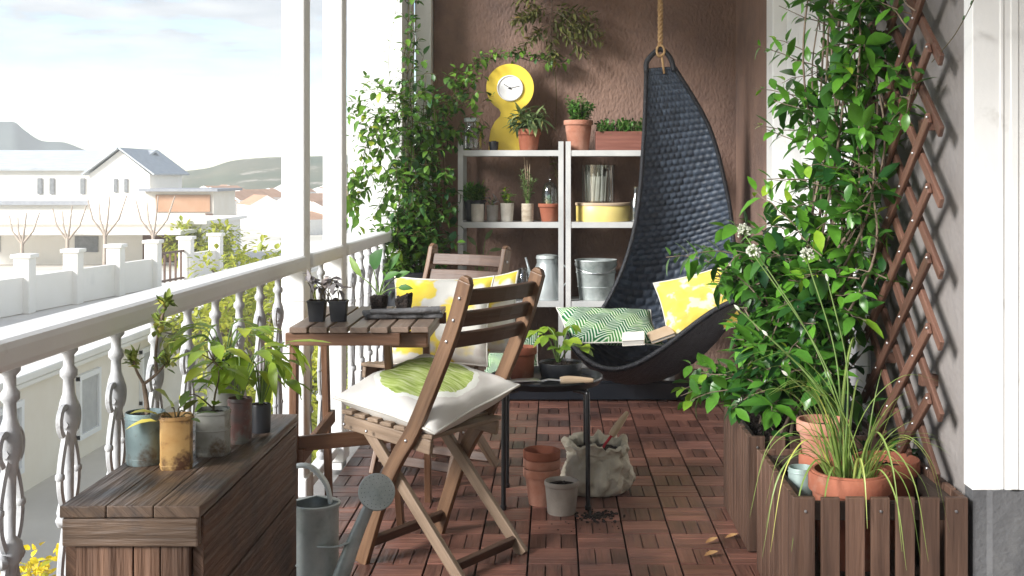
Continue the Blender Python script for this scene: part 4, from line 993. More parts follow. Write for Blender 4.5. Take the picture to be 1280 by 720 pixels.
# ================================================================ POTS AND PLANTS
def pot_prof(rt, rb, h, rim=0.0, rimh=0.0, wall=0.005):
    """outer wall up, over the rim, down inside to the soil"""
    if rim:
        return [(0.0, 0.0), (rb, 0.0), (rb+0.002, 0.003), (rt-rim, h-rimh), (rt-0.001, h-rimh+0.002), (rt, h-rimh+0.005), (rt, h-0.003), (rt-0.002, h), (rt-wall, h), (rt-wall-0.002, h-0.004), (rt-wall-0.006, h*0.62), (0.0, h*0.62)]
    return [(0.0, 0.0), (rb, 0.0), (rb+0.001, 0.003), (rt, h-0.003), (rt-0.001, h), (rt-wall, h), (rt-wall-0.001, h-0.004), (rt-wall-0.005, h*0.62), (0.0, h*0.62)]
def pot(name, label, cat, loc, rt, rb, h, m, rim=0.0, rimh=0.0, soil=True, square=0.0, wob=0.0, group=None, rz=0.0, wall=0.005, rings=()):
    t = thing(name, label, cat, loc, rz, group)
    mb = MB(); mb.lathe(pot_prof(rt, rb, h, rim, rimh, wall), seg=32, square=square, wob=wob)
    b = mb.build('pot', m, t, smooth=35)
    if rings:
        for z in rings:
            mb = MB(); rr = rb+(rt-rb)*z/h; mb.lathe([(rr-0.001, z-0.003), (rr+0.0022, z), (rr-0.001, z+0.003)], seg=32, square=square); mb.build('bead', m, b, smooth=True)
    if soil:
        mb = MB(); q = 18; o = 0; rs = rt-wall-0.0025; zs = h*0.86; mb.v.append(V((0, 0, zs+0.006)))
        for k in (0.4, 0.75, 1.0):
            for i in range(q):
                a = 2*math.pi*i/q; sq = 1/max(abs(math.cos(a)), abs(math.sin(a)))**square if square else 1
                mb.v.append(V((rs*k*sq*math.cos(a), rs*k*sq*math.sin(a), zs+0.006*rnd.uniform(-1, 1)*(1 if k < 1 else 0))))
        for i in range(q): mb.face((0, 1+i, 1+(i+1) % q))
        for r_ in range(2):
            for i in range(q): mb.face((1+r_*q+i, 1+(r_+1)*q+i, 1+(r_+1)*q+(i+1) % q, 1+r_*q+(i+1) % q))
        for i in range(16):
            a = rnd.uniform(0, 6.28); mb.ball((rs*0.75*rnd.random()*math.cos(a), rs*0.75*rnd.random()*math.sin(a), zs+0.004), rnd.uniform(.003, .007), 6, 4, lump=.4)
        mb.build('soil', M['soil'], t)
    return t
def foliage(t, lf, st=None, lm='fresh', sm='stem_green'):
    if st is not None and st.f: st.build('stem', M[sm], t, smooth=60)
    if lf.f: lf.build('foliage', M[lm], t, smooth=True)
def bushy(t, z0, n, spread, hgt, L, W, gap, lm, sm='stem_green', pairs=True, r=0.002, droop=0.3, lean=(0, 0), tint=(0.1, 0.9), base=0.02, curl=0.0):
    lf, st = MB(), MB()
    for i in range(n):
        a = 6.283*i/n+rnd.uniform(-.5, .5); q = spread*math.sqrt(rnd.random())
        tip = V((q*math.cos(a)+lean[0], q*math.sin(a)+lean[1], z0+hgt*rnd.uniform(0.6, 1.0)*(1-0.35*(q/spread)**2)))
        b = V((base*math.cos(a)*rnd.random(), base*math.sin(a)*rnd.random(), z0))
        md = b.lerp(tip, 0.5)+V((0, 0, 0.12*hgt))+rv(0.06*hgt)
        sprig(lf, st, spline([b, md, tip+V((0, 0, -curl*hgt*rnd.random()))], 5), L, W, gap, r, pairs, tint, droop)
    foliage(t, lf, st, lm, sm)

# ---- tins on the trunk
Z0 = TKZ
t = pot('tin_pot', 'blue grey tin with a branching jade plant, leftmost on the trunk', 'potted plant', (-0.785, 2.27, Z0), 0.0375, 0.0335, 0.098, M['tin_blue'], wob=0.03, rings=(0.012, 0.088), wall=0.003)
lf, st = MB(), MB()
st.tube(spline([(0.005, 0, 0.085), (0.002, 0, 0.12), (-0.004, 0.004, 0.150)], 4), 0.0055, 7, 0.004)
br = [((-0.004, 0.004, 0.150), (-0.016, 0, 0.175), (-0.024, 0, 0.200)), ((-0.004, 0.004, 0.150), (0.02, 0.01, 0.17), (0.040, 0.01, 0.195)), ((0.018, 0.01, 0.168), (0.014, 0.02, 0.215), (0.022, 0.02, 0.265)), ((0.019, 0.02, 0.25), (0.028, 0.02, 0.285), (0.034, 0.02, 0.305))]
for b in br:
    p = spline(b, 5); st.tube(p, 0.0035, 6, 0.0022)
    for tip, nn, sp_ in ((p[-1], 22, 0.020), (p[-3], 10, 0.014)):
        for k in range(nn):
            d_ = (rv()+V((0, 0, 0.3))).normalized(); lf.leaf(tip+rv(0.007), d_, V((0, 0, 1))+rv(.5), rnd.uniform(.016, .027), rnd.uniform(.008, .012), rnd.uniform(.2, 1), -0.15, 0.4)
foliage(t, lf, st, 'succulent', 'bark')
t = pot('tin_pot', 'rusty ochre tin holding a small plant with yellowish leaves', 'potted plant', (-0.714, 2.235, Z0), 0.0300, 0.0285, 0.099, M['tin_ochre'], square=0.5, rz=0.25, rings=(0.008, 0.093), wall=0.003)
lf, st = MB(), MB()
for d_, L_, W_, tt in (((-0.9, -.3, .5), .050, .034, .95), ((-.2, -.5, .9), .055, .040, .85), ((0.4, -.2, .6), .040, .02, .2), ((-1, 0, .1), .055, .030, 1.0), ((.9, -.1, .35), .045, .016, .1), ((.2, .5, .7), .045, .018, .05), ((.6, -.5, .2), .03, .018, .15)):
    e = V((0, 0, .085))+V(d_)*0.035; st.tube(spline([(0, 0, .080), V((0, 0, .085))+V(d_)*0.018+V((0, 0, .01)), e], 4), .0014, 5); lf.leaf(e, d_, V((0, 0, 1))+rv(.3), L_, W_, tt, .35)
foliage(t, lf, st, 'succulent', 'stem')
t = pot('tin_pot', 'worn grey tin with a thin woody twig of drooping leaves, third along the trunk', 'potted plant', (-0.677, 2.345, Z0), 0.0335, 0.0325, 0.088, M['tin_grey'], square=0.45, rz=0.1, rings=(0.006, 0.05, 0.082), wall=0.003)
lf, st = MB(), MB()
sprig(lf, st, spline([(0, 0, .075), (0.004, 0, .115), (0.012, 0, .155), (0.0, 0.01, .185)], 5), .042, .018, .022, .0026, True, (.3, .8), .5)
sprig(lf, st, spline([(0, 0, .09), (-0.03, 0, .115), (-0.05, 0, .118)], 5), .030, .012, .016, .0018, True, (.1, .4), .4)
for px_, py_, zz_, L_, W_ in ((-.012, -.01, .205, .062, .034), (-.045, 0, .200, .062, .026), (.035, 0, .205, .060, .028), (.01, -.02, .215, .052, .028), (-.02, -.02, .17, .05, .03), (.03, .01, .165, .055, .026)):
    d_ = V((px_*14, py_*10-.2, .05)).normalized(); st.tube([(0, 0.01, .182), (px_*.6, py_*.6, zz_)], .0013, 5); lf.leaf((px_*.6, py_*.6, zz_), d_, V((0, 0, 1))+rv(.2), L_, W_, rnd.uniform(.55, .95), .55)
foliage(t, lf, st, 'fresh', 'stem')
t = pot('tin_pot', 'dark red and black tin with fresh green leaves, near the middle of the trunk', 'potted plant', (-0.650, 2.445, Z0), 0.0245, 0.0235, 0.092, M['tin_red'], wob=0.04, rings=(0.006, 0.086), wall=0.003)
lf, st = MB(), MB()
for k in range(9):
    a = k*2.4; e = V((0.050*math.cos(a), 0.045*math.sin(a), rnd.uniform(.12, .205))); st.tube(spline([(0, 0, .08), e*0.55+V((0, 0, .06)), e], 4), .0016, 5)
    for j in range(2):
        d_ = V((math.cos(a+j*.9-.4), math.sin(a+j*.9-.4), rnd.uniform(-.4, .3))).normalized(); lf.leaf(e, d_, V((0, 0, 1))+rv(.25), rnd.uniform(.045, .07), rnd.uniform(.024, .038), rnd.uniform(.4, 1), .45)
foliage(t, lf, st, 'fresh')
t = pot('tin_pot', 'taller pale grey tin standing behind the others at the back edge of the trunk', 'potted plant', (-0.715, 2.555, Z0), 0.034, 0.033, 0.150, M['tin_grey'], wob=0.03, rings=(0.007, 0.143), wall=0.003)
lf, st = MB(), MB()
for k in range(11):
    a = k*2.4+.4; e = V((0.070*math.cos(a), 0.05*math.sin(a), rnd.uniform(.165, .245))); st.tube(spline([(0, 0, .13), e*0.5+V((0, 0, .10)), e], 4), .0017, 5)
    for j in range(2):
        d_ = V((math.cos(a+j-.5), math.sin(a+j-.5), rnd.uniform(-.35, .35))).normalized(); lf.leaf(e, d_, V((0, 0, 1))+rv(.25), rnd.uniform(.05, .085), rnd.uniform(.022, .036), rnd.uniform(.3, .95), .4)
foliage(t, lf, st, 'fresh')
t = pot('tin_pot', 'small black pot with long hanging pepper leaves at the far end of the trunk', 'potted plant', (-0.632, 2.545, Z0), 0.0225, 0.020, 0.060, M['black_plastic'], wall=0.003)
lf, st = MB(), MB()
for k in range(12):
    a = k*2.4+1; e = V((0.055*math.cos(a)+.01, 0.05*math.sin(a), rnd.uniform(.10, .19))); st.tube(spline([(0, 0, .05), e*0.45+V((0, 0, .08)), e], 4), .0016, 5)
    for j in range(2):
        d_ = V((math.cos(a+j*.8-.4), math.sin(a+j*.8-.4), rnd.uniform(-.9, .2))).normalized(); lf.leaf(e, d_, V((0, 0, 1))+rv(.3), rnd.uniform(.05, .08), rnd.uniform(.020, .030), rnd.uniform(.35, .95), .5)
e = V((.055, -.02, .195)); st.tube(spline([(0, 0, .05), (.02, 0, .15), e], 4), .0018, 5); lf.leaf(e, (1, -.1, .1), (0, 0, 1), .105, .026, .9, .10)
st.tube(spline([(0, 0, .05), (.04, 0, .14), (.075, -.01, .12), (.09, -.01, .07)], 5), .0012, 5)
foliage(t, lf, st, 'fresh')

# ---- zinc watering can beside the trunk
wx, wy = -0.585, 2.90
t = thing('watering_can', 'dull zinc watering can with a round rose, standing beside the trunk', 'watering can', (wx, wy, 0))
rb, hh = 0.056, 0.362
mb = MB(); mb.lathe([(0, 0.004), (rb, 0.0), (rb+.003, .006), (rb, .012), (rb, .10), (rb+.002, .104), (rb, .108), (rb, hh-.016), (rb+.004, hh-.010), (rb+.004, hh-.002), (rb, hh), (rb-.003, hh-.004), (rb-.004, .02), (0, .02)], seg=40); mb.build('body', M['zinc'], t, smooth=40)
mb = MB()                                                        # half cover over the mouth
q = 16; o = 0; mb.v.append(V((0.0, 0.01, hh+.012)))
for i in range(q+1):
    a = math.pi*(0.02+0.96*i/q); mb.v.append(V((rb*math.cos(a), rb*math.sin(a), hh-.001)))
for i in range(q): mb.face((0, i+1, i+2))
mb.build('hood', M['zinc'], t, solid=0.002)
mb = MB(); s0 = V((0.030, -0.040, 0.115)); s1 = V((0.152, -0.060, 0.395))
pts = spline([s0, s0+V((0.028, -0.012, 0.045)), s0.lerp(s1, 0.6), s1], 6); mb.tube(pts, [0.030-0.018*(i/(len(pts)-1))**.8 for i in range(len(pts))], 18)
mb.build('spout', M['zinc'], t, smooth=50)
axs = (V((0.30, -0.86, 0.40))).normalized(); Mr = axs.to_track_quat('Z', 'Y').to_matrix()
mb = MB(); mb.lathe([(0.010, -0.030), (0.030, -0.010), (0.042, -0.002), (0.0445, 0.003), (0.0425, 0.006), (0.0, 0.012)], s1+axs*0.012+V((0.004, 0, 0.004)), 32, rot=Mr); rose = mb.build('rose', M['zinc'], t, smooth=40)
mb = MB()
for rr_, nn in ((0.010, 6), (0.020, 12), (0.030, 18), (0.037, 22)):
    for i in range(nn):
        a = 6.283*i/nn; mb.ball(s1+axs*(0.0225-0.000*rr_-rr_*0.135)+V((0.004, 0, 0.004))+Mr @ V((rr_*math.cos(a), rr_*math.sin(a), 0)), 0.0019, 5, 3)
mb.build('hole', M['hand'], rose)
mb = MB(); mb.sweep(spline([(0.020, -0.052, 0.268), V((0.06, -.066, 0.272)), s0.lerp(s1, .60)], 4), 0.022, 0.004, (0, 0.3, 1)); mb.build('spout_brace', M['zinc'], t)
mb = MB(); pts = spline([(0.038, 0.0, hh-.004), (0.022, 0.0, hh+.050), (-0.022, 0.0, hh+.088), (-0.075, 0.0, hh+.07), (-0.098, 0, hh-.01), (-0.085, 0, hh-.10), (-0.055, 0, hh-.15)], 7)
mb.sweep(pts, 0.026, 0.008, (0.6, 0, 1)); mb.build('handle', M['zinc_light'], t, smooth=50, bevel=0.002)

# ---- on the folding table
t = thing('seedling_tray', 'black plastic seedling tray with two cells of greyish seedlings on the table', 'seedling tray', (-0.708, 3.70, TZ+0.002))
for sx in (-1, 1):
    mb = MB(); mb.lathe([(0, 0), (0.0235, 0), (0.029, .058), (0.031, .060), (0.031, .064), (0.0275, .064), (0.026, .05), (0, .05)], (sx*0.0335, 0, 0), 32, square=0.72); c = mb.build('cell', M['black_plastic'], t, smooth=35)
    mb = MB()
    for k in range(26): mb.ball((sx*0.0335+rnd.uniform(-.022, .022), rnd.uniform(-.02, .02), .055+rnd.uniform(0, .008)), rnd.uniform(.004, .008), 6, 4, lump=.5)
    mb.build('soil', M['soil'], c)
lf, st = MB(), MB()
for k in range(13):
    b = V((rnd.uniform(-.045, .05), rnd.uniform(-.015, .015), .06)); tip = b+V((rnd.uniform(-.03, .03)-.01, rnd.uniform(-.02, .02), rnd.uniform(.03, .085))); st.tube(spline([b, b.lerp(tip, .5)+rv(.006), tip], 3), .0014, 5)
    for j in range(3):
        d_ = (rv()+V((0, 0, .2))).normalized(); lf.leaf(tip, d_, V((0, 0, 1))+rv(.5), rnd.uniform(.025, .045), rnd.uniform(.014, .028), rnd.random(), .5)
for b, d_ in (((-.06, -.02, .062), (-1, -.2, .1)), ((.055, -.015, .064), (1, -.1, .15)), ((.02, -.01, .085), (.9, -.2, .35))): lf.leaf(b, d_, (0, 0, 1), .06, .010, .2, .1)
foliage(t, lf, st, 'grey_leaf', 'stem')
t = thing('slate_board', 'dark grey slate board lying across the right of the table', 'board', (-0.485, 3.80, TZ+0.002), R(4))
mb = MB(); n = 14
mb.sweep([(-0.125+0.25*i/n, 0.004*math.sin(i*1.3), 0.009+0.0006*math.sin(i*2.1)) for i in range(n+1)], 0.115, 0.016, w1=0.10); mb.build('slab', M['slate'], t, bevel=0.005)
mb = MB(); mb.tube([(-0.10, -0.052, 0.024), (0.0, -0.060, 0.026), (0.118, -0.055, 0.030)], 0.0085, 10, 0.0105); mb.build('edge_roll', M['slate'], t, smooth=50)
def plug(loc, label, tilt=0.0):
    t = thing('soil_plug', label, 'soil plug', loc, rnd.uniform(-.3, .3), 'black soil plugs on the table')
    mb = MB(); mb.lathe([(0, 0), (0.020, 0), (0.0235, .02), (0.025, .043), (0.022, .048), (0, .050)], (0, 0, 0), 28, square=0.8, wob=0.10)
    for v_ in mb.v: v_.z += v_.x*tilt*(v_.z/0.05); 
    for k in range(30):
        a = rnd.uniform(0, 6.28); mb.ball((.018*math.cos(a), .018*math.sin(a), rnd.uniform(.01, .05)), rnd.uniform(.003, .007), 5, 3, lump=.5)
    mb.build('root_ball', M['soil'], t); return t
t = plug((-0.568, 3.835, TZ+0.020), 'square black soil plug with a big leafed seedling, left one on the slate')
lf, st = MB(), MB()
for tip, d_, L_, W_, tt in (((-.02, 0, .13), (.3, -.3, .95), .075, .062, .15), ((-.06, 0, .105), (-.55, -.1, .8), .085, .024, .95), ((.055, 0, .105), (.8, -.2, .5), .055, .025, .6), ((.03, .01, .125), (.35, 0, .9), .07, .03, .35), ((.065, 0, .075), (1, -.2, .1), .05, .024, .5), ((.02, -.01, .10), (.9, -.3, .6), .06, .028, .55)):
    st.tube(spline([(0, 0, .045), V(tip)*0.5+V((0, 0, .03)), tip], 4), .0024, 6, .0015); lf.leaf(tip, d_, (-.2, -.8, .5), L_, W_, tt, .3)
foliage(t, lf, st, 'herb', 'stem_green')
plug((-0.488, 3.84, TZ+0.020), 'bare crumbling black soil plug, right one on the slate', 0.42)

# ---- on the black tray table
zt = SZ+0.0005
t = pot('terracotta_pot', 'plain terracotta pot on the black tray, behind the nearest chair back', 'pot', (-0.118, 4.30, zt-0.003), 0.055, 0.040, 0.115, M['terra'], 0.008, 0.028, soil=True)
t = pot('strawberry_plant', 'leafy green strawberry seedling in a low black pot on the tray table', 'potted plant', (0.022, 4.33, zt-0.003), 0.082, 0.070, 0.055, M['black_plastic'], wall=0.004)
lf, st = MB(), MB()
for k in range(9):
    a = k*2.4; e = V((rnd.uniform(.04, .10)*math.cos(a)-.01, .07*math.sin(a), rnd.uniform(.085, .185))); st.tube(spline([(-.01, 0, .045), e*0.5+V((0, 0, .06)), e], 4), .0022, 5)
    for j in (-1, 0, 1):
        d_ = V((math.cos(a+j*1.2), math.sin(a+j*1.2)-.3, rnd.uniform(-.5, .4))).normalized(); lf.leaf(e, d_, V((0, -.3, 1))+rv(.3), rnd.uniform(.04, .06), rnd.uniform(.03, .046), rnd.uniform(.15, .85), .4, .2)
foliage(t, lf, st, 'fresh')
t = thing('hand_trowel', 'hand trowel with a pale wooden handle at the front edge of the black tray', 'trowel', (0.0, 4.11, zt+0.004), R(3))
def trowel(t, hl=0.115, bl=0.14, collar=None):
    mb = MB(); q = spline([(0.02, 0, 0.012), (0.045, 0, 0.014), (0.09, 0, 0.013), (0.02+hl, 0, 0.012)], 5); n = len(q); mb.tube(q, [0.0085+0.0065*math.sin(math.pi*min(1, .25+.75*i/(n-1)))**1.2 if i < n-1 else 0.007 for i in range(n)], 12); mb.build('handle', M['handle'], t, smooth=50)
    mb = MB(); mb.tube([(0.025, 0, .012), (-0.02, 0, .016), (-0.045, 0, .010)], .005, 8); mb.lathe([(.0095, 0), (.0105, .004), (.0095, .016)], (0.018, 0, 0.012), 12, rot=Matrix.Rotation(R(90), 3, 'Y')); mb.build('collar', collar or M['steel'], t, smooth=50)
    mb = MB(); o = 0; n = 12
    for i in range(n+1):
        s_ = i/n; x = -0.04-bl*s_; wd = 0.032*(min(1, s_*5)**.5)*(1-max(0, (s_-.55)/.45)**2*.95)
        for j in range(7):
            u = -1+j/3; mb.v.append(V((x, wd*u, 0.004+0.010*u*u*(wd/.032)+.004*(1-s_))))
    for i in range(n):
        for j in range(6): mb.face((i*7+j, i*7+j+1, (i+1)*7+j+1, (i+1)*7+j))
    mb.build('blade', M['steel'], t, smooth=True, solid=0.002)
trowel(t)
t.location.z = zt+0.008

# ---- on the deck by the tray table
FX, FY = -0.045, 4.19
t0 = pot('terracotta_pot', 'bottom terracotta pot of the stack of three on the deck', 'pot', (FX, FY, 0), 0.066, 0.044, 0.128, M['terra'], 0.008, 0.030, soil=False, group='nested terracotta pots on the deck')
t0.children[0].data.materials[0] = M['terra_pale']
c = copy_tree(t0); c.location = (FX+0.001, FY, 0.032); c['label'] = 'middle terracotta pot of the stack of three on the deck'
c = copy_tree(t0); c.location = (FX-0.002, FY-.001, 0.064); c['label'] = 'top terracotta pot of the stack of three on the deck'; c.rotation_euler = (R(1.2), 0, 1.2)
for ch in c.children: ch.data = ch.data.copy(); ch.data.materials[0] = M['terra']
pot('clay_pot', 'plain grey beige clay pot on the deck in front of the terracotta stack', 'pot', (0.025, 4.075, 0), 0.060, 0.047, 0.112, M['clay_grey'], 0.003, 0.018, soil=True)
t = thing('soil_sack', 'crumpled pale hemp sack of potting soil standing on the deck', 'sack', (0.155, 4.355, 0))
mb = MB(); seg = 56; rows = 26; prof = [(0.0, 0.0), (.10, 0), (.121, .012), (.130, .04), (.129, .075), (.121, .11), (.112, .14), (.110, .158), (.120, .178), (.126, .188), (.118, .197), (.104, .190), (.094, .168), (.092, .14), (0, .13)]
seg = 84; pr = spline([(a, 0, b) for a, b in prof], 4)
for i, p in enumerate(pr):
    for k in range(seg):
        a = 6.283*k/seg; d_ = V((math.cos(a), math.sin(a), 0)); z = p.z
        g = mnoise.noise(V((d_.x*2.1, d_.y*2.1, z*13+2)))
        fold = g*.020+.013*(1-abs(mnoise.noise(V((d_.x*3.2+4, d_.y*3.2, z*24+g*2))))*2.6)+.004*mnoise.noise(V((d_.x*9, d_.y*9, z*70)))
        rr_ = max(0, p.x-.008+fold*min(1, p.x*12)*min(1, z*30+.2)); lip = max(0, (z-.135)/.06)
        zz_ = z+lip*(.045*mnoise.noise(d_*1.9+V((3, 0, 0)))+.026*mnoise.noise(d_*5.0+V((0, 0, z*20)))-.012*d_.x)-.012*lip*max(0, -d_.y)
        mb.v.append(V((rr_*d_.x, rr_*d_.y*0.86, max(0, zz_))))
for i in range(len(pr)-1):
    for k in range(seg): mb.face((i*seg+k, i*seg+(k+1) % seg, (i+1)*seg+(k+1) % seg, (i+1)*seg+k))
mb.build('bag', M['sack'], t, smooth=True)
mb = MB(); o = 0
for r_ in range(7):
    for k in range(30):
        a = 6.283*k/30; rr_ = .100*r_/6; mb.v.append(V((rr_*math.cos(a), rr_*math.sin(a)*.86, .150+.025*(1-r_/6)+.012*mnoise.noise(V((rr_*40*math.cos(a), rr_*40*math.sin(a), 1)))-.012*(r_ == 6))))
for r_ in range(6):
    for k in range(30): mb.face((r_*30+k, (r_+1)*30+k, (r_+1)*30+(k+1) % 30, r_*30+(k+1) % 30))
mb.build('soil', M['soil'], t, smooth=True)
t = thing('garden_trowel', 'trowel with a wooden handle and red collar stuck in the soil sack', 'trowel', (0.205, 4.34, 0.185))
trowel(t, 0.105, 0.12, mat('red_collar', (0.45, 0.02, 0.03), rough=0.4)); t.rotation_euler = (R(20), R(-52), R(20))
# spilled soil by the table leg
mb = MB()
for k in range(150):
    x, y = rnd.gauss(.150, .030), rnd.gauss(4.03, .030); mb.ball((x, y, rnd.uniform(0, .004)), rnd.uniform(.002, .008), 6, 4, .6, lump=.5)
for k in range(30):
    x, y = rnd.gauss(.08, .07), rnd.gauss(3.93, .06); mb.ball((x, y, .001), rnd.uniform(.001, .004), 5, 3, .6, lump=.5)
tag(mb.build('spilled_soil', M['soil']), 'dark crumbs of soil spilled on the deck by the front leg of the tray table', kind='stuff')
def dry_leaf(loc, rz, L_, W_, lab):
    mb = MB(); mb.leaf((0, 0, 0), (1, 0, 0.05), (0, 0, 1), L_, W_, .5, -.25, .55)
    o = mb.build('fallen_leaf', M['dry'], smooth=True); o.location = loc; o.rotation_euler = (R(8), 0, rz); tag(o, lab, 'leaf', 'dry leaves on the deck')
dry_leaf((0.455, 3.60, 0.004), R(8), .045, .026, 'orange brown fallen leaf lying nearest the viewer on the deck')
dry_leaf((0.475, 3.72, 0.006), R(25), .045, .022, 'curled greyish fallen leaf on the deck, middle of the three')
dry_leaf((0.545, 3.78, 0.004), R(5), .042, .022, 'brown fallen leaf on the deck close to the planter')

# ---- on the shelves: top boards
ST = levels[0]+0.002; SM = levels[1]+0.002; SB = levels[2]+0.002
def sx(px, Y=6.62): return (px-693)*Y/1480
def jar(name, label, loc, prof, cat='jar', group=None):
    t = thing(name, label, cat, loc, group=group); mb = MB(); mb.lathe(prof, seg=28); mb.build('glass_body', M['glass'], t, smooth=40); return t
t = jar('glass_jar', 'clear glass jar at the left end of the top shelf beside the clock', (sx(590), 6.60, ST), [(0, .001), (.052, 0), (.056, .01), (.056, .10), (.040, .125), (.038, .150), (.041, .154), (.041, .158), (.036, .158), (.035, .15), (.036, .126), (.052, .098), (.052, .012), (0, .010)])
mb = MB(); mb.lathe([(0, .160), (.043, .160), (.044, .178), (.040, .182), (0, .184)], seg=24); mb.build('lid', M['zinc_light'], t, smooth=40)
pot('plastic_pot', 'tiny black plastic pot in front of the clock on the top shelf', 'pot', (sx(618), 6.545, ST), .027, .022, .048, M['black_plastic'], soil=True, wall=.003)
# yellow clock, shaped like a small long-case clock with a round head
t = thing('clock', 'yellow long-case style clock with a round head and white dial on the top shelf', 'clock', (sx(638, 6.72), 6.70, ST))
mb = MB(); D = 0.042
def outline():
    pts = []
    hc_, hr_ = 0.355, 0.134
    for i in range(41):
        a = R(-62)+(R(180+124))*i/40; pts.append((hr_*math.cos(a), hc_+hr_*math.sin(a)))
    left = [(-0.052, .215), (-0.056, .195), (-0.085, .165), (-0.108, .12), (-0.118, .06), (-0.120, 0.0)]
    return pts+left+[(-x, z) for x, z in left[::-1]]
ol = outline(); n = len(ol); o = 0
for y in (-D, 0.0):
    for x, z in ol: mb.v.append(V((x, y, z)))
for i in range(n): mb.face((i, (i+1) % n, n+(i+1) % n, n+i))
mb.face(list(range(n))[::-1]); mb.face(list(range(n, 2*n)))
mb.build('case', M['yellow'], t, smooth=40)
RX = Matrix.Rotation(R(90), 3, 'X')
mb = MB(); mb.lathe([(.066, -.002), (.073, .004), (.073, .010), (.068, .012), (.066, .008)], (0, -D, .352), 48, rot=RX, closed=True); mb.build('bezel', M['dial'], t, smooth=40)
mb = MB(); mb.lathe([(.067, .003), (.067, .006), (0, .006)], (0, -D, .352), 48, rot=RX); dl = mb.build('dial', M['dial'], t)
mb = MB()
def hand(a, L_, w_):
    d_ = V((math.sin(R(a)), 0, math.cos(R(a)))); c_ = V((0, -D-.0085, .352)); mb.beam(c_-d_*.012, c_+d_*L_, w_, .001, (0, -1, 0))
hand(303, .042, .0035); hand(78, .056, .0025); mb.lathe([(0.0, .008), (.006, .008), (.006, .011), (0, .011)], (0, -D, .352), 16, rot=RX)
mb.build('hands', M['hand'], t)
t = pot('potted_herb', 'terracotta pot of pale green sage in front of the clock on the top shelf', 'potted plant', (sx(661, 6.57), 6.57, ST), .068, .048, .118, M['terra'], .008, .034)
bushy(t, .10, 20, .115, .175, .062, .017, .022, 'sage', droop=.5, tint=(.1, .95), curl=.35)
t = pot('potted_herb', 'taller terracotta pot with a bushy dark green herb, right of the shelf post', 'potted plant', (sx(723, 6.60), 6.60, ST), .082, .055, .168, M['terra_pale'], .008, .028)
bushy(t, .15, 34, .098, .175, .022, .011, .010, 'herb', droop=.3, base=.05)
t = thing('planter_box', 'low reddish wooden box of cress on the top shelf behind the hanging seat', 'planter', (sx(790, 6.62), 6.62, ST))
mb = MB()
M['red_box'] = wood('red_brown_box', (.13, .045, .032), (.24, .095, .07), rough=.6, tint=.25)
for y in (-.06, .06): mb.beam((-.205, y, .053), (.205, y, .053), .012, .105)
for x in (-.199, .199): mb.beam((x, -.053, .053), (x, .053, .053), .012, .105)
mb.beam((-.19, 0, .008), (.19, 0, .008), .10, .010); mb.build('box', M['red_box'], t, bevel=.002)
mb = MB(); mb.box((0, 0, .082), (.384, .106, .008)); mb.build('soil', M['soil'], t)
lf, st = MB(), MB()
for k in range(230):
    b = V((rnd.uniform(-.19, .19), rnd.uniform(-.052, .052), .085)); tip = b+V((rnd.uniform(-.02, .02), rnd.uniform(-.025, .015), rnd.uniform(.035, .085))); st.tube([b, tip], .0011, 4, cap=False)
    for j in range(4): lf.leaf(tip-V((0, 0, .012*j)), (rv()+V((0, 0, .35))).normalized(), V((0, 0, 1))+rv(.4), rnd.uniform(.016, .026), rnd.uniform(.012, .018), rnd.uniform(.1, .9), .3)
foliage(t, lf, st, 'herb')

# ---- middle boards
Y_ = 6.585
t = pot('seedling_pot', 'dark pot of spiky green seedlings at the left end of the middle shelf', 'potted plant', (sx(593, 6.62), 6.655, SM), .062, .048, .118, M['black_plastic'])
bushy(t, .10, 34, .085, .13, .040, .009, .014, 'herb', droop=.2, base=.05, tint=(.3, 1))
t = pot('paper_pot', 'wide pale paper pot in front of the spiky seedlings', 'pot', (sx(597, 6.55), 6.545, SM), .036, .034, .098, M['birch'], wob=.04, wall=.004, rings=(.03,))
t = pot('paper_pot', 'small greyish paper pot with a wilted sprout, second from the left on the middle shelf', 'potted plant', (sx(615.5, Y_), 6.575, SM), .033, .029, .092, M['cork'], wob=.05, wall=.004)
t.children[0].data.materials[0] = mat('grey_paper', (.23, .21, .19), (.36, .33, .30), rough=.9, scale=14)
bushy(t, .08, 7, .035, .07, .026, .010, .02, 'grey_leaf', base=.012)
t = pot('paper_pot', 'rounded cream paper pot with a small yellow green sprout, middle of the shelf row', 'potted plant', (sx(634, Y_), 6.575, SM), .038, .032, .102, M['birch'], wob=.05, wall=.005)
bushy(t, .09, 8, .045, .11, .030, .016, .022, 'vine', base=.012, tint=(.5, 1))
t = pot('paper_pot', 'tan twine wrapped pot with a tall feathery seedling', 'potted plant', (sx(659.5, Y_), 6.575, SM), .034, .032, .100, M['cork'], wob=.03, wall=.004, rings=(.04, .075))
bushy(t, .09, 12, .055, .26, .020, .006, .012, 'sage', base=.012, droop=.2)
mb = MB()
for k in range(3): mb.tube([(rnd.uniform(-.012, .012), 0, .08), (-.02+.016*k, .01, .36-.02*k)], .0022, 6)
mb.build('plant_stake', M['handle'], t)
t = pot('cloche_pot', 'terracotta pot under a small glass bell cloche on the middle shelf', 'potted plant', (sx(687, Y_), 6.585, SM), .064, .043, .100, M['terra'], .007, .022)
bushy(t, .09, 5, .02, .06, .022, .012, .016, 'herb', base=.008)
mb = MB(); mb.lathe([(.046, .088), (.046, .15), (.043, .18), (.033, .205), (.015, .219), (.004, .222), (.004, .228), (.009, .234), (.009, .242), (0, .246), (0, .2185), (.014, .2155), (.031, .202), (.040, .179), (.043, .15), (.043, .088)], seg=28, closed=True); mb.build('cloche', M['glass'], t, smooth=50)
lf, st = MB(), MB()
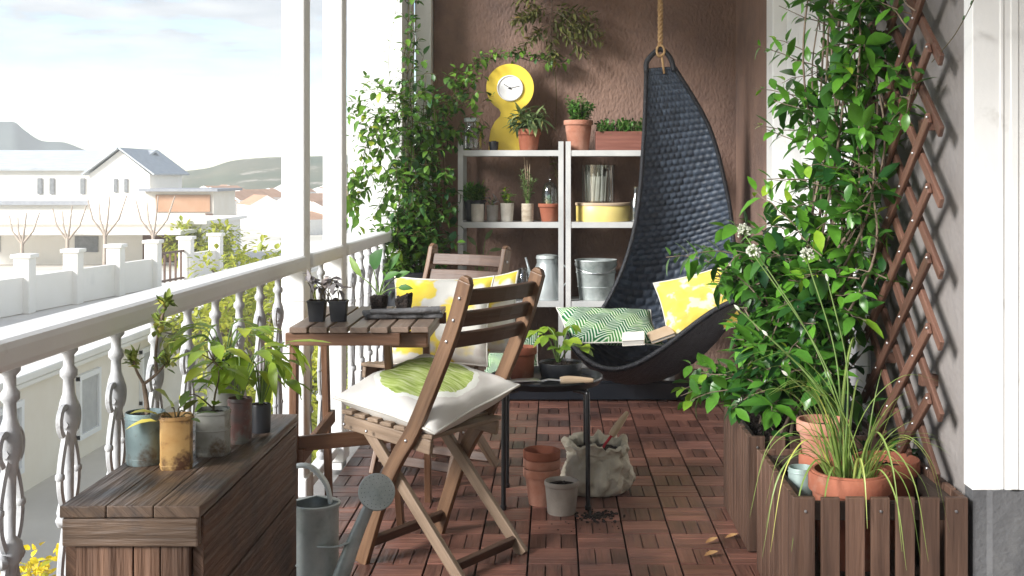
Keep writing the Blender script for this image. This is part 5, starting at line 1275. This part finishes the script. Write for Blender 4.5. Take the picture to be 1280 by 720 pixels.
for k in range(3):
    st.tube(spline([(.05, .03, .08), (.04+.01*k, .05, .25), (.0+.02*k, .05, .37)], 4), .0012, 5)
    sprig(lf, None, spline([(.04+.01*k, .05, .22), (.0+.02*k, .05, .38)], 4), .022, .010, .02)
st.build('stem', M['stem'], t); lf.build('foliage', M['olive'], t)
t = jar('hurricane_glass', 'tall clear hurricane glass holding pale birch bark on the yellow tin', (sx(748, 6.62), 6.635, SM+.105), [(.092, 0), (.092, .205), (.094, .21), (.090, .21), (.088, .004), (0, .006), (0, 0)], 'vase')
mb = MB(); mb.lathe([(.058, .010), (.060, .14), (.056, .145), (0, .145)], seg=24, wob=.05); mb.build('bark_roll', M['birch'], t, smooth=40)
mb = MB()
for k in range(18):
    a = 6.283*k/18; mb.tube([(.068*math.cos(a), .068*math.sin(a), .008), (.076*math.cos(a+.1), .076*math.sin(a+.1), rnd.uniform(.16, .20))], .0035, 5)
mb.build('stick', M['birch'], t)
t = thing('cake_tin', 'round pale yellow tin with a brown rim under the hurricane glass', 'tin', (sx(754, 6.63), 6.635, SM))
mb = MB(); mb.lathe([(0, 0), (.150, 0), (.152, .004), (.152, .085), (.150, .088), (0, .088)], seg=48, sy=0.80); mb.build('tin_body', M['yellow_tin'], t, smooth=40)
mb = MB(); mb.lathe([(0, .0885), (.156, .0885), (.157, .092), (.157, .101), (.155, .104), (0, .104)], seg=48, sy=0.80); mb.build('lid', M['kraft'], t, smooth=40)
jar('glass_bottle', 'slim clear glass bottle beside the yellow tin, next to the hanging seat', (sx(795, 6.58), 6.58, SM), [(0, .001), (.030, 0), (.032, .006), (.032, .11), (.014, .14), (.013, .185), (.016, .187), (.016, .193), (.011, .193), (.0105, .14), (.029, .108), (.029, .01), (0, .01)], 'bottle')

# ---- lower boards
t = thing('milk_churn', 'shiny zinc jug with a flared lid on the lower shelf', 'jug', (sx(684, 6.60), 6.60, SB))
mb = MB(); mb.lathe([(0, 0), (.074, 0), (.076, .006), (.066, .185), (.060, .196), (.058, .205), (.060, .228), (.056, .232), (.054, .205), (.060, .18), (.070, .01), (0, .01)], seg=36); mb.build('body', M['zinc_light'], t, smooth=40)
mb = MB(); mb.lathe([(.062, .226), (.064, .230), (.060, .246), (.02, .252), (0, .253)], seg=36); mb.build('lid', M['zinc'], t, smooth=40)
mb = MB(); mb.tube(spline([(.062, 0, .19), (.105, 0, .18), (.110, 0, .10), (.072, 0, .06)], 5), .006, 8); mb.build('handle', M['zinc'], t, smooth=True)
mb = MB(); mb.tube([(-.072, -.01, .06), (-.12, -.015, .235)], .009, 10, .006); mb.build('spout', M['zinc_light'], t, smooth=True)
t = thing('zinc_bucket', 'grey zinc bucket on the lower shelf of the right unit', 'bucket', (sx(745, 6.62), 6.625, SB))
mb = MB(); mb.lathe([(0, 0), (.092, 0), (.094, .004), (.116, .212), (.120, .216), (.118, .221), (.113, .218), (.090, .01), (0, .01)], seg=40); mb.build('body', M['zinc'], t, smooth=40)
for z in (.07, .15):
    mb = MB(); mb.lathe([(.094+z*.104, z-.004), (.098+z*.104, z), (.094+z*.104, z+.004)], seg=40); mb.build('bead', M['zinc'], t, smooth=True)
mb = MB(); mb.tube([(.118*math.cos(a*math.pi/14), -.118*math.sin(a*math.pi/14), .20-.05*math.sin(a*math.pi/14)) for a in range(15)], .003, 6); mb.build('bail_handle', M['steel'], t)
t = thing('zinc_bucket', 'second dark zinc bucket half hidden behind the hanging seat on the lower shelf', 'bucket', (sx(803, 6.62), 6.69, SB))
mb = MB(); mb.lathe([(0, 0), (.076, 0), (.098, .196), (.102, .20), (.096, .20), (.074, .01), (0, .01)], seg=36); mb.build('body', M['zinc'], t, smooth=40)
for k, (px, hh_, lab) in enumerate(((655, .17, 'clear glass jar on the lower shelf behind the far chair, left of the zinc jug'), (634, .14, 'short clear glass jar at the left of the lower shelf behind the far chair'))):
    jar('glass_jar', lab, (sx(px), 6.64, SB), [(0, .001), (.045, 0), (.048, .008), (.048, hh_*.8), (.036, hh_*.92), (.038, hh_), (.034, hh_), (.032, hh_*.92), (.044, hh_*.79), (.044, .012), (0, .010)])
t = pot('rubber_plant', 'small plant with upright leaves on the lower shelf behind the far chair', 'potted plant', (sx(600, 6.60), 6.58, SB), .05, .04, .10, M['black_plastic'])
lf, st = MB(), MB()
for tip, d_ in (((-.02, 0, .30), (-.6, -.2, .8)), ((.03, 0, .33), (.5, -.2, .9)), ((.05, 0, .27), (1, -.2, .3)), ((-.05, 0, .25), (-1, -.2, .3)), ((0, 0, .22), (.3, -.9, .3)), ((.06, 0, .21), (.9, -.4, .2))):
    st.tube(spline([(0, 0, .08), (tip[0]*.3, 0, tip[2]*.6), tip], 4), .003, 6, .002); lf.leaf(tip, d_, (0, -.7, .6), .075, .028, rnd.uniform(.4, .9), .25)
foliage(t, lf, st, 'sage')

# ================================================================ PLANTER BOXES, TRELLIS, CLIMBERS
def planter(label, y0, y1):
    """slatted box, x .595..1.03"""
    xa, xb, h = 0.595, 1.030, 0.360
    t = thing('planter_box', label, 'planter', ((xa+xb)/2, (y0+y1)/2, 0), group='slatted wooden planter boxes by the right wall')
    n = 7; pw = (xb-xa)/n
    mb = MB()
    for y in (y0+.008, y1-.008):
        mb = MB()
        for k in range(n):
            x = xa+pw*(k+.5)+(-.004 if k == 0 else .004 if k == n-1 else 0); mb.beam((x, y, .004), (x, y, h-rnd.uniform(0, .003)), pw-.016 if 0 < k < n-1 else pw-.008, .016, (0, 1, 0), tint=rnd.uniform(0, 1))
        mb.build('slat_panel', M['planter'], t, world=True, bevel=.002)
    m_ = round((y1-y0)/.064); pl_ = (y1-y0-.036)/m_
    for x in (xa+.008, xb-.008):
        mb = MB()
        for k in range(m_):
            y = y0+.018+pl_*(k+.5); mb.beam((x, y, .004), (x, y, h-rnd.uniform(0, .003)), pl_-.010, .016, (1, 0, 0), tint=rnd.uniform(0, 1))
        mb.build('slat_panel', M['planter'], t, world=True, bevel=.002)
    for z in (.05, h-.040):
        mb = MB()
        for y in (y0+.028, y1-.028): mb.beam((xa+.018, y, z), (xb-.018, y, z), .022, .045)
        for x in (xa+.028, xb-.028): mb.beam((x, y0+.040, z), (x, y1-.040, z), .022, .045)
        mb.build('frame', M['planter_in'], t, world=True, bevel=.002)
    mb = MB(); mb.box(((xa+xb)/2, (y0+y1)/2, .045), (xb-xa-.08, y1-y0-.08, .012)); mb.build('bottom', M['planter_in'], t, world=True)
    mb = MB()
    for k in range(3):
        for x in (xa+.03, (xa+xb)/2, xb-.03): mb.ball((x, y0-.0005, .325), .004, 8, 5)
    mb.build('screw', M['steel'], t, world=True)
    return t
planter('slatted wooden planter box nearest the viewer, holding terracotta pots', 2.945, 3.480)
fp = planter('slatted wooden planter box farther along the wall, full of soil and the climbing plant', 3.640, 4.165)
mb = MB(); n = 16
for i in range(n+1):
    for j in range(n+1):
        x, y = .645+.335*i/n, 3.69+.425*j/n; mb.v.append(V((x, y, .315+.030*mnoise.noise(V((x*14, y*14, 0)))+.014*mnoise.noise(V((x*50, y*50, 2))))))
for i in range(n):
    for j in range(n): mb.face((i*(n+1)+j, (i+1)*(n+1)+j, (i+1)*(n+1)+j+1, i*(n+1)+j+1))
for k in range(160): mb.ball((rnd.uniform(.65, .975), rnd.uniform(3.695, 4.11), .322+rnd.uniform(-.01, .03)), rnd.uniform(.005, .014), 6, 4, lump=.6)
mb.build('soil', M['soil'], fp, world=True)

# ---- trellis: two crossing layers of thin slats on the wall
t = thing('trellis', 'brown expanding wooden lattice trellis on the right wall', 'trellis', (1.0, 3.45, 0.4))
YA, YB, SL, PITCH = 3.10, 3.76, 0.75, 0.184
rivets = MB()
def slat(k, fam):
    z0 = 0.578+PITCH*k
    pts = []
    for y in (YA-(.0 if fam == 1 else .055), YB):
        z = z0-SL*(y-YA) if fam == 1 else z0+SL*(y-YA); pts.append((y, z))
    (ya, za), (yb, zb) = pts
    lo_, hi_ = 0.375, 2.60
    def clip(zc):
        nonlocal ya, za, yb, zb
        f = (zc-za)/(zb-za); return ya+(yb-ya)*f
    if max(za, zb) < lo_ or min(za, zb) > hi_: return
    if zb < lo_: yb = clip(lo_); zb = lo_
    if za < lo_: ya = clip(lo_); za = lo_
    if zb > hi_: yb = clip(hi_); zb = hi_
    if za > hi_: ya = clip(hi_); za = hi_
    if abs(yb-ya) < .04: return
    x = 0.982 if fam == 1 else 0.996
    mb = MB(); mb.sweep([(x, ya, za), (x, yb, zb)], 0.033, 0.0125, (1, 0, 0), tint=rnd.uniform(.1, .9)); mb.build('slat', M['trellis'], t, world=True, bevel=.003)
for k in range(-4, 15): slat(k, 1); slat(k, 2)
for k in range(-1, 12):
    for q in range(0, 6):
        y = YA+q*PITCH/(2*SL); z = 0.578+PITCH*k+(PITCH/2)*(q % 2)
        if y < YB and .39 < z < 2.5: rivets.ball((.9755, y, z), .0042, 8, 5)
rivets.build('rivet', M['steel'], t, world=True, smooth=True)
for z in (0.60, 1.3, 2.0):
    for y in (3.25, 3.65):
        mb = MB(); mb.box((1.027, y, z), (.046, .03, .03)); mb.build('wall_spacer', M['trellis'], t, world=True)

# ---- the big climber on the trellis
t = thing('climbing_jasmine', 'large glossy green climbing plant growing from the far planter up the trellis', 'climbing plant', (0.82, 3.90, 0.32))
lf, st = MB(), MB(); rnd.seed(21)
def inside(x, y, z): return 0.40 < x < 1.035 and y > 3.12 and z > 0.30
mains = []
for i in range(22):
    b = V((rnd.uniform(.68, .95), rnd.uniform(3.72, 4.08), .32)); topz = rnd.uniform(1.2, 2.35)
    tx, ty = rnd.uniform(.86, .98), rnd.uniform(3.42, 3.84)
    p = spline([b, V((b.x*.6+tx*.4+rnd.uniform(-.06, .06), b.y*.6+ty*.4, .32+(topz-.32)*.33)), V((tx+rnd.uniform(-.08, .05), ty+rnd.uniform(-.12, .12), .32+(topz-.32)*.68)), V((tx, ty, topz))], 8)
    mains.append(p); st.tube(p, .0055, 6, .0025, cap=False)
def twig(b, d_, ln, L=.068, W=.034, gap=.033, tint=(.05, .75), light=(.7, 1.0), sag_=.25):
    d_ = d_.normalized(); pts = [b]
    for k in range(1, 6):
        p = pts[-1]+(d_+rv(.22)+V((0, 0, -sag_*(k/5)**1.5)))*(ln/5)
        if p.x > 1.03: p.x = 1.03
        if .55 < p.z < .77 and p.x < .585: break                 # the woven seat's lip keeps this stretch open
        pts.append(p)
    if len(pts) > 1: sprig(lf, st, pts, L, W, gap, .0024, True, tint, .3, .05, light)
# upper body against the trellis
cnt = 0
for i in range(230):
    p = rnd.choice(mains); k = rnd.randrange(4, len(p)); b = p[k]+rv(.05)
    if b.z < .45: continue
    d_ = V((rnd.uniform(-1, .45), rnd.uniform(-1, .6), rnd.uniform(-.1, .9)))
    twig(b, d_, rnd.uniform(.09, .19))
# long shoots reaching left across the white door surround
for z, ln in ((1.62, .30), (1.55, .24), (1.50, .32), (1.40, .30), (1.34, .22), (1.28, .34), (1.22, .27), (1.15, .25), (1.10, .32), (1.02, .26), (1.7, .3), (1.8, .3), (.95, .30)):
    twig(V((rnd.uniform(.86, .92), rnd.uniform(3.75, 3.95), z)), V((-1, -.1, rnd.uniform(.0, .7))), ln*.8, L=.054, W=.024, gap=.034, tint=(.25, .9))
# the dense skirt low down, hanging out over the deck
for i in range(170):
    a = rnd.uniform(0, 6.283); q = math.sqrt(rnd.random())
    b = V((.77+.17*q*math.cos(a), 3.82+.26*q*math.sin(a), rnd.uniform(.42, .92)))
    d_ = V((rnd.uniform(-1, .5), rnd.uniform(-1, .5), rnd.uniform(-.4, .6)))
    twig(b, d_, rnd.uniform(.10, .22), tint=(.0, .6), light=(.3, .85))
for z, y, ln in ((.62, 3.9, .26), (.56, 4.0, .30), (.50, 3.8, .28), (.70, 3.95, .24), (.80, 3.9, .22), (.90, 3.95, .26), (.98, 3.9, .20), (.46, 4.1, .26), (.52, 3.95, .24), (.66, 4.05, .28), (.84, 4.0, .30)):
    for r_ in range(2 if z < .58 else 1): twig(V((.65+rnd.uniform(-.03, .04), y, z)), V((-1, rnd.uniform(-.5, .2), rnd.uniform(-.3, .35))), ln*(1.0 if z < .58 or z > .82 else .7)*rnd.uniform(.7, 1.0), tint=(.05, .8), light=(.6, 1))
# growth close to the near edge of the trellis, high up
for i in range(22):
    b = V((rnd.uniform(.93, .99), rnd.uniform(3.14, 3.45), rnd.uniform(1.30, 2.3)))
    twig(b, V((rnd.uniform(-.8, .1), rnd.uniform(-.6, .6), rnd.uniform(-.2, .9))), rnd.uniform(.08, .16), L=.048, W=.026, tint=(.2, .9))
for i in range(8):
    b = V((rnd.uniform(.90, .97), rnd.uniform(3.35, 3.6), rnd.uniform(.62, 1.3)))
    twig(b, V((rnd.uniform(-.9, .0), rnd.uniform(-.8, .3), rnd.uniform(-.3, .7))), rnd.uniform(.07, .15), L=.048, W=.026, tint=(.15, .8))
for i in range(12):                                             # bare twining stems
    y = rnd.uniform(3.4, 3.95); x = rnd.uniform(.86, .96); z = rnd.uniform(.9, 1.6)
    st.tube(spline([(x, y, z), (x+rnd.uniform(-.05, .03), y+rnd.uniform(-.1, .1), z+.25), (x+rnd.uniform(-.04, .04), y+rnd.uniform(-.12, .12), z+.5)], 7), .0032, 5, .0022, cap=False)
st.build('stem', M['bark'], t, world=True, smooth=60); lf.build('foliage', M['jasmine'], t, world=True, smooth=True)

# thin shoot reaching over the white pilaster
t = thing('wire_vine', 'thin bare shoot with two tiny leaves running up across the white pilaster', 'vine', (0.99, 3.10, 1.45))
lf, st = MB(), MB(); p = spline([(.995, 3.12, 1.46), (1.000, 2.95, 1.515), (1.003, 2.80, 1.60), (1.003, 2.70, 1.68), (1.0, 2.62, 1.80)], 6); st.tube(p, .0012, 5)
for k in (8, 10, 11): lf.leaf(p[k], (0.1, .4, .8), (-1, 0, .2), .016, .011, .2); lf.leaf(p[k], (-.2, -.6, .5), (-1, 0, .2), .016, .011, .2)
st.build('stem', M['stem'], t, world=True); lf.build('foliage', M['jasmine'], t, world=True)

# ---- pots in the near planter
BZ = .052
rnd.seed(5)
t = thing('upturned_crate', 'dark wooden slab inside the near planter that raises the pots', 'board', (0.80, 3.21, BZ))
mb = MB(); mb.box((0, 0, .045), (.30, .36, .09)); mb.build('block', M['planter_in'], t, bevel=.004)
PZ = BZ+.0905
t = pot('chive_pot', 'wide terracotta pot of long flowering garlic chives in the near planter', 'potted plant', (.778, 3.115, PZ), .108, .078, .240, M['terra'], .010, .048, wall=.009)
mb = MB(); mb.lathe([(.098, .205), (.1005, .239), (.099, .2445), (.092, .2445), (.090, .205)], seg=36); mb.build('inner_rim', M['terra'], t, smooth=40)
lf, st, fls = MB(), MB(), []
for k in range(46):
    a = rnd.uniform(0, 6.283); q = .06*math.sqrt(rnd.random()); b = V((q*math.cos(a), q*math.sin(a), .205)); ln = rnd.uniform(.14, .36); a2 = a+rnd.uniform(-.7, .7)
    le = rnd.uniform(.15, 1.0)*(1.0 if k % 3 else 1.6); out_ = V((math.cos(a2)-.10, math.sin(a2)-.35, 0)).normalized()
    pts = [b]; d_ = (V((0, 0, 1))+out_*le*.35).normalized()
    for j in range(9):
        d_ = (d_+out_*le*.10+V((0, 0, -.13*le*(j/4)))).normalized(); pts.append(pts[-1]+d_*ln/9)
    lf.blade(pts, rnd.uniform(.004, .0078), rnd.uniform(.1, 1))
stalks = [((930, 292), 3.22), ((942, 318), 3.16), ((1008, 322), 3.10), ((925, 388), 3.20), ((1035, 352), 3.05), ((960, 420), 3.12), ((985, 470), 3.05)]
for i, ((px, py), Y) in enumerate(stalks):
    fl_ = MB(); fls.append(fl_)
    tip = at(px, py, Y)-V((.778, 3.115, PZ)); b = V((rnd.uniform(-.03, .03), rnd.uniform(-.03, .03), .205))
    md = b.lerp(tip, .55)+V((.028, -.01, .045)); q = spline([b, b.lerp(md, .5)+V((.01, 0, .02)), md, tip], 7); st.tube(q, .0030, 6, .0018)
    if i in (0, 1, 2):
        for k in range(46):
            d_ = (rv()+V((0, 0, .5))).normalized(); c_ = tip+V((0, 0, .006))+d_*rnd.uniform(.008, .017); st.tube([tip, c_], .0006, 4, cap=False)
            for j in range(4): fl_.leaf(c_, (d_+rv(.8)).normalized(), d_, .008, .005, .5, .1)
    else:
        fl_.leaf(tip, (tip-md).normalized(), (0, -1, 0), .022, .008, .5, .1); fl_.leaf(tip, (tip-md).normalized(), (1, 0, 0), .022, .008, .5, .1)
for k in range(14):                                             # tall slim leaves that arch over
    a2 = rnd.choice((2.6, 3.0, 3.4, .2, 2.2, 3.8, 1.2)); out_ = V((math.cos(a2), math.sin(a2)-.2, 0)); b = V((rnd.uniform(-.04, .04), rnd.uniform(-.03, .03), .205)); ln = rnd.uniform(.32, .50)
    lf.blade(spline([b, b+V((0, 0, ln*.5))+out_*ln*.18, b+V((0, 0, ln*.75))+out_*ln*.45, b+V((0, 0, ln*.70))+out_*ln*.75], 5), .006, rnd.uniform(.4, 1))
for k in range(16):                                             # leaves that flop over the rim of pot and planter
    a2 = rnd.uniform(-2.9, -.3) if k % 4 else rnd.uniform(2.4, 3.6); out_ = V((math.cos(a2), math.sin(a2), 0)); b = V((.05*math.cos(a2), .04*math.sin(a2), .205)); ln = rnd.uniform(.17, .31); up_ = rnd.uniform(.25, .65)
    lf.blade(spline([b, b+V((0, 0, ln*up_*.8))+out_*ln*.22, b+V((0, 0, ln*up_))+out_*ln*.45, b+V((0, 0, ln*(up_-.25)))+out_*ln*.70, b+V((0, 0, ln*(up_-.85)))+out_*ln*.86], 5), rnd.uniform(.006, .0095), rnd.uniform(.25, 1))
st.build('stalk', M['stem_green'], t, smooth=60); lf.build('foliage', M['chive'], t); 
for fl_ in fls: fl_.build('flower', M['petal'], t)
pot('terracotta_pot', 'wide empty terracotta pot beside the wall in the near planter', 'pot', (.920, 3.285, PZ), .092, .066, .235, M['terra'], .009, .040, soil=True, wall=.008)
lo_ = pot('terracotta_pot', 'lower of two stacked terracotta pots at the back of the near planter', 'pot', (.770, 3.385, PZ), .070, .050, .225, M['terra'], .008, .040, soil=False, wall=.007)
pot('terracotta_pot', 'upper of two stacked terracotta pots at the back of the near planter', 'pot', (.768, 3.383, PZ+.152), .075, .045, .170, M['terra_pale'], .008, .036, soil=True, wall=.007)
t = pot('tin_pot', 'pale teal tin in the left corner of the near planter', 'pot', (.672, 3.215, PZ-.035), .036, .036, .262, M['tin_teal'], soil=True, wall=.003, rings=(.19, .25))
# small dark plant between the pots and the wall
t = thing('succulent_plant', 'low dark blue green plant behind the pots at the foot of the trellis', 'plant', (.93, 3.42, BZ))
lf, st = MB(), MB()
for k in range(42):
    a = rnd.uniform(0, 6.283); b = V((.05*math.cos(a), .035*math.sin(a), .20)); d_ = V((math.cos(a), math.sin(a), rnd.uniform(.3, 1.6))).normalized(); lf.leaf(b+V((0, 0, rnd.uniform(0, .12))), d_, V((0, 0, 1))+rv(.4), rnd.uniform(.06, .10), rnd.uniform(.014, .024), rnd.uniform(0, .5), .3)
for k in range(8): st.tube([(rnd.uniform(-.02, .02), rnd.uniform(-.02, .02), .002), (rnd.uniform(-.05, .05), rnd.uniform(-.03, .03), .28)], .004, 5)
foliage(t, lf, st, 'jasmine', 'stem')

# ---- climber in the back left corner
rnd.seed(33)
t = thing('corner_pot', 'dark pot at the foot of the back corner climber', 'pot', (-.735, 6.30, 0))
mb = MB(); mb.lathe([(0, 0), (.13, 0), (.135, .01), (.175, .60), (.185, .605), (.185, .655), (.175, .66), (.165, .62), (.12, .30), (0, .30)], seg=32); mb.build('pot', M['black_plastic'], t, smooth=40)
mb = MB(); mb.lathe([(.1655, .610), (.10, .628), (0, .635)], seg=24, wob=.05); mb.build('soil', M['soil'], t)
t = thing('corner_climber', 'leafy green climber filling the back left corner beside the shelves', 'climbing plant', (-.735, 6.30, .63))
lf, st = MB(), MB()
def vtwig(b, d_, ln, L=.050, W=.031, gap=.024, tint=(.05, .8), light=None, sag_=.3):
    d_ = d_.normalized(); pts = [b]
    for k in range(1, 6): pts.append(pts[-1]+(d_+rv(.25)+V((0, 0, -sag_*(k/5)**1.4)))*(ln/5))
    sprig(lf, st, pts, L, W, gap, .0020, False, tint, .35, .05, light)
mn = []
for i in range(16):
    b = V((-.735+rnd.uniform(-.08, .08), 6.30+rnd.uniform(-.08, .08), .64)); tp = V((rnd.uniform(-.84, -.60), rnd.uniform(6.25, 6.48), rnd.uniform(1.2, 1.72)))
    p = spline([b, b.lerp(tp, .4)+V((rnd.uniform(-.08, .10), rnd.uniform(-.06, .06), 0)), tp], 9); mn.append(p); st.tube(p, .0042, 5, .002, cap=False)
for i in range(420):
    p = rnd.choice(mn); b = p[rnd.randrange(0, len(p))]+rv(.05)
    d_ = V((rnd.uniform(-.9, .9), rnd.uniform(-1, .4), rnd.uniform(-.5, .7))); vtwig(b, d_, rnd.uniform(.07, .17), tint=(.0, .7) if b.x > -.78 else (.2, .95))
for b, d_, ln in ((( -.80, 6.25, 1.50), (-1, 0, .2), .30), ((-.80, 6.25, 1.56), (-1, -.1, .1), .26), ((-.82, 6.25, 1.44), (-1, 0, -.1), .28), ((-.80, 6.3, 1.36), (-1, 0, .1), .24), ((-.82, 6.3, 1.60), (-.8, 0, .5), .2), ((-.85, 6.25, 1.5), (-.7, -.2, -.5), .25), ((-1.0, 6.25, 1.55), (-.8, 0, -.1), .12),
                 ((-.84, 6.3, 1.25), (-.5, 0, -.6), .2), ((-.86, 6.3, 1.1), (-.5, 0, -.7), .18), ((-1.05, 6.2, 1.2), (-.1, 0, -1), .22), ((-.98, 6.25, 1.3), (-.2, 0, -1), .30), ((-.9, 6.25, 1.35), (-.3, 0, -1), .3), ((-1.06, 6.2, 1.06), (-.1, 0, -1), .2)):
    for r_ in range(3): vtwig(V(b)+rv(.03), V(d_)+rv(.25), ln*rnd.uniform(.8, 1.1), tint=(.3, 1.0))
# up the pilaster to the ceiling
for k in range(3):
    p = spline([(-.83+.02*k, 6.42, 1.6), (-.82+.025*k, 6.45, 1.8), (-.80+.02*k, 6.47, 2.0), (-.80+.02*k, 6.47, 2.4)], 7); st.tube(p, .003, 5, cap=False)
    for q in p[::2]:
        for r_ in range(2): vtwig(q, V((rnd.uniform(-.6, .6), -.5, rnd.uniform(.2, .9))), rnd.uniform(.05, .10), L=.040, W=.022, tint=(.0, .75))
p = spline([(-.88, 6.40, 1.62), (-.90, 6.42, 1.80), (-.87, 6.42, 2.0), (-.84, 6.42, 2.2)], 6); sprig(lf, st, p, .035, .018, .05, .0016, False, (.1, .8))
# along the brown wall, over the clock
p = spline([(-.62, 6.50, 1.52), (-.52, 6.55, 1.66), (-.45, 6.62, 1.78), (-.36, 6.70, 1.825), (-.24, 6.74, 1.84), (-.12, 6.76, 1.815), (-.05, 6.78, 1.83), (.04, 6.80, 1.80)], 6); st.tube(p, .0032, 5, .0016, cap=False)
for i, q in enumerate(p):
    for r_ in range(3 if i < 22 else 2): vtwig(q, V((rnd.uniform(-.7, .9), -.5, rnd.uniform(-.3, .9))), rnd.uniform(.05, .10), L=.040, W=.021, gap=.028, tint=(.05, .9))
for i in range(46):
    b = V((rnd.uniform(-.60, -.40), rnd.uniform(6.45, 6.7), rnd.uniform(1.35, 1.72))); vtwig(b, V((rnd.uniform(-.5, .5), -.5, rnd.uniform(-.6, .6))), rnd.uniform(.06, .12), tint=(.1, .95), L=.038)
p = spline([(-.02, 6.80, 1.90), (0.0, 6.81, 1.78), (.012, 6.82, 1.62), (.006, 6.82, 1.42)], 6); st.tube(p, .0028, 5, .0016, cap=False)
st.build('stem', M['stem'], t, world=True, smooth=60); lf.build('foliage', M['vine'], t, world=True, smooth=True)
t = thing('hanging_vine', 'olive green feathery vine spreading on the brown wall above the clock', 'vine', (0.0, 6.78, 2.1))
lf, st = MB(), MB()
for b, d_, ln in (((-.02, 6.78, 2.12), (1, -.2, -.1), .26), ((-.02, 6.78, 2.06), (1, -.2, -.25), .28), ((-.02, 6.78, 2.02), (.9, -.2, -.4), .26), ((-.02, 6.78, 2.14), (-1, -.2, -.1), .20), ((-.03, 6.78, 2.08), (-1, -.2, -.2), .22), ((-.03, 6.78, 2.02), (-.8, -.2, -.5), .22), ((0, 6.78, 2.2), (.8, -.2, .1), .25), ((0, 6.78, 2.2), (-.8, -.2, .1), .22), ((-.02, 6.78, 1.98), (.2, -.3, -.8), .16), ((.05, 6.78, 2.0), (1, -.2, -.15), .24), ((.0, 6.78, 2.10), (.6, -.4, -.3), .2), ((-.05, 6.78, 2.12), (-.6, -.4, -.2), .2)):
    for r_ in range(3):
        d2 = (V(d_)+rv(.22)).normalized(); pts = [V(b)+rv(.03)]
        for k in range(6):
            q = pts[-1]+(d2+rv(.15)+V((0, 0, -.06*k)))*(ln/6); q.y = min(q.y, 6.83); pts.append(q)
        sprig(lf, st, pts, .042, .013, .017, .0016, True, (.1, .95), .25)
st.tube([(-.02, 6.80, 2.74), (-.01, 6.80, 2.3), (-.02, 6.79, 1.95), (0.0, 6.80, 1.86)], .004, 6, .003); st.build('stem', M['bark'], t, world=True); lf.build('foliage', M['olive'], t, world=True, smooth=True)
